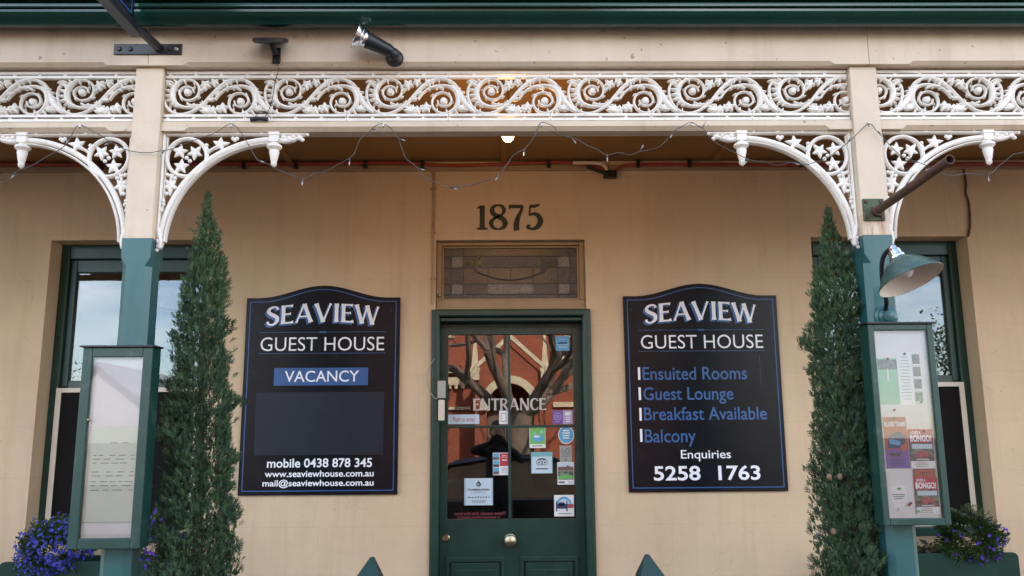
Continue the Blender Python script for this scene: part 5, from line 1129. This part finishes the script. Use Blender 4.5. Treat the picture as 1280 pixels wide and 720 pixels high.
for x in (-1.35,1.35):
    for s in (-1,1):
        b = MB(); b.lathe([(.18,-.1),(.29,-.1),(.315,-.07),(.315,.07),(.29,.1),(.18,.1)], (cx+x,cy+s*.76,cz+.315), (0,1,0), 24); w_ = b.build('wheel', M_tyre, car, smooth=40)
        b = MB(); b.lathe([(0,.07),(.06,.07),(.18,.10),(.19,.09),(.17,.04),(0,.04)], (cx+x,cy+s*.76,cz+.315), (0,s,0), 20); b.build('rim', M_steel, w_, smooth=40)
for s in (-1,1):
    b = MB(); b.box(cx+2.16,cx+2.275,cy+s*.68-.14,cy+s*.68+.14,cz+.58,cz+.70); b.build('headlight', M_led, car, bevel=.02)
    b = MB(); b.box(cx-2.27,cx-2.15,cy+s*.68-.14,cy+s*.68+.14,cz+.62,cz+.75); b.build('tail_light', M_red, car, bevel=.02)

# the photographer, standing behind the viewpoint
per = thing('person', 'person in dark clothes holding a camera to the face with both hands', 'person', (-.05,-5.02,0))
M_cloth = mat('dark_cloth', (.02,.022,.028), .9, .2, 20); M_skin = mat('skin', (.42,.25,.17), .6, .06, 10); M_hair = mat('dark_hair', (.03,.02,.015), .7, .3, 40)
def skin_body(name, V, E, Rr, m, parent, root=0, mats=None):
    me = bpy.data.meshes.new(name); me.from_pydata(V, E, []); o = bpy.data.objects.new(name, me); COL.objects.link(o); me.materials.append(m)
    o.parent = parent; o.location = -parent.location
    k = o.modifiers.new('skin', 'SKIN'); k.use_smooth_shade = True
    for i, r in enumerate(Rr): me.skin_vertices[0].data[i].radius = r if isinstance(r, tuple) else (r, r)
    me.skin_vertices[0].data[root].use_root = True
    s = o.modifiers.new('sub', 'SUBSURF'); s.levels = 2; s.render_levels = 2
    return o
px_, py_ = -.05, -5.02
V = [(0,0,.92),(0,.0,1.08),(0,.01,1.25),(0,.0,1.40),(0,.03,1.49),(0,.05,1.55),(0,.06,1.62),(0,.05,1.70)]
Rr = [(.15,.11),(.14,.10),(.165,.115),(.13,.09),.055,(.075,.085),(.078,.095),(.05,.06)]
E_ = [(i,i+1) for i in range(7)]
for s in (-1,1):
    k = len(V); V += [(s*.10,0,.86),(s*.11,.02,.48),(s*.12,-.02,.08),(s*.13,.12,.035)]; Rr += [.095,.062,.042,.038]; E_ += [(0,k),(k,k+1),(k+1,k+2),(k+2,k+3)]
    k = len(V); el = (s*.30,.10,1.28 if s > 0 else 1.42); V += [(s*.19,.0,1.40),el,(s*.085,.235,1.50),(s*.065,.262,1.535)]; Rr += [.058,.043,.029,.030]; E_ += [(3,k),(k,k+1),(k+1,k+2),(k+2,k+3)]
    for f in range(4):
        q = len(V); V += [(s*.060,.275+.0,1.525+.016*f),(s*.050,.30,1.528+.016*f),(s*.030,.305,1.526+.016*f)]; Rr += [.009,.0085,.008]; E_ += [(k+3,q),(q,q+1),(q+1,q+2)]
    q = len(V); V += [(s*.058,.245,1.505),(s*.035,.255,1.497)]; Rr += [.010,.009]; E_ += [(k+3,q),(q,q+1)]
V = [(px_+x, py_+y, z) for x, y, z in V]
o = skin_body('body', V, E_, Rr, M_cloth, per)
b = MB(); b.ball((px_,py_+.062,1.625), .097, 18, 0, (.82,1.0,1.22)); b.ball((px_,py_+.165,1.605), .017, 8, 0, (.8,1.3,1.2)); b.ball((px_,py_+.150,1.562), .022, 8, 0, (1.2,.5,.45))
for s in (-1,1): b.ball((px_+s*.080,py_+.06,1.615), .026, 8, 0, (.45,.8,1.2)); b.ball((px_+s*.032,py_+.148,1.635), .013, 8)
b.build('face', M_skin, per, smooth=70)
b = MB(); b.ball((px_,py_+.045,1.655), .105, 16, 0, (.84,1.0,1.06)); b.build('hair', M_hair, per, smooth=70)
b = MB(); b.box(px_-.062,px_+.062,py_+.205,py_+.262,1.502,1.588); b.lathe([(0,0),(.034,0),(.036,.03),(.034,.038),(0,.038)], (px_,py_+.2625,1.545), (0,1,0), 20); b.box(px_-.02,px_+.02,py_+.21,py_+.255,1.5885,1.606)
tag(b.build('camera', M_black, smooth=30), 'black camera held in front of the photographer in dark clothes', 'camera')
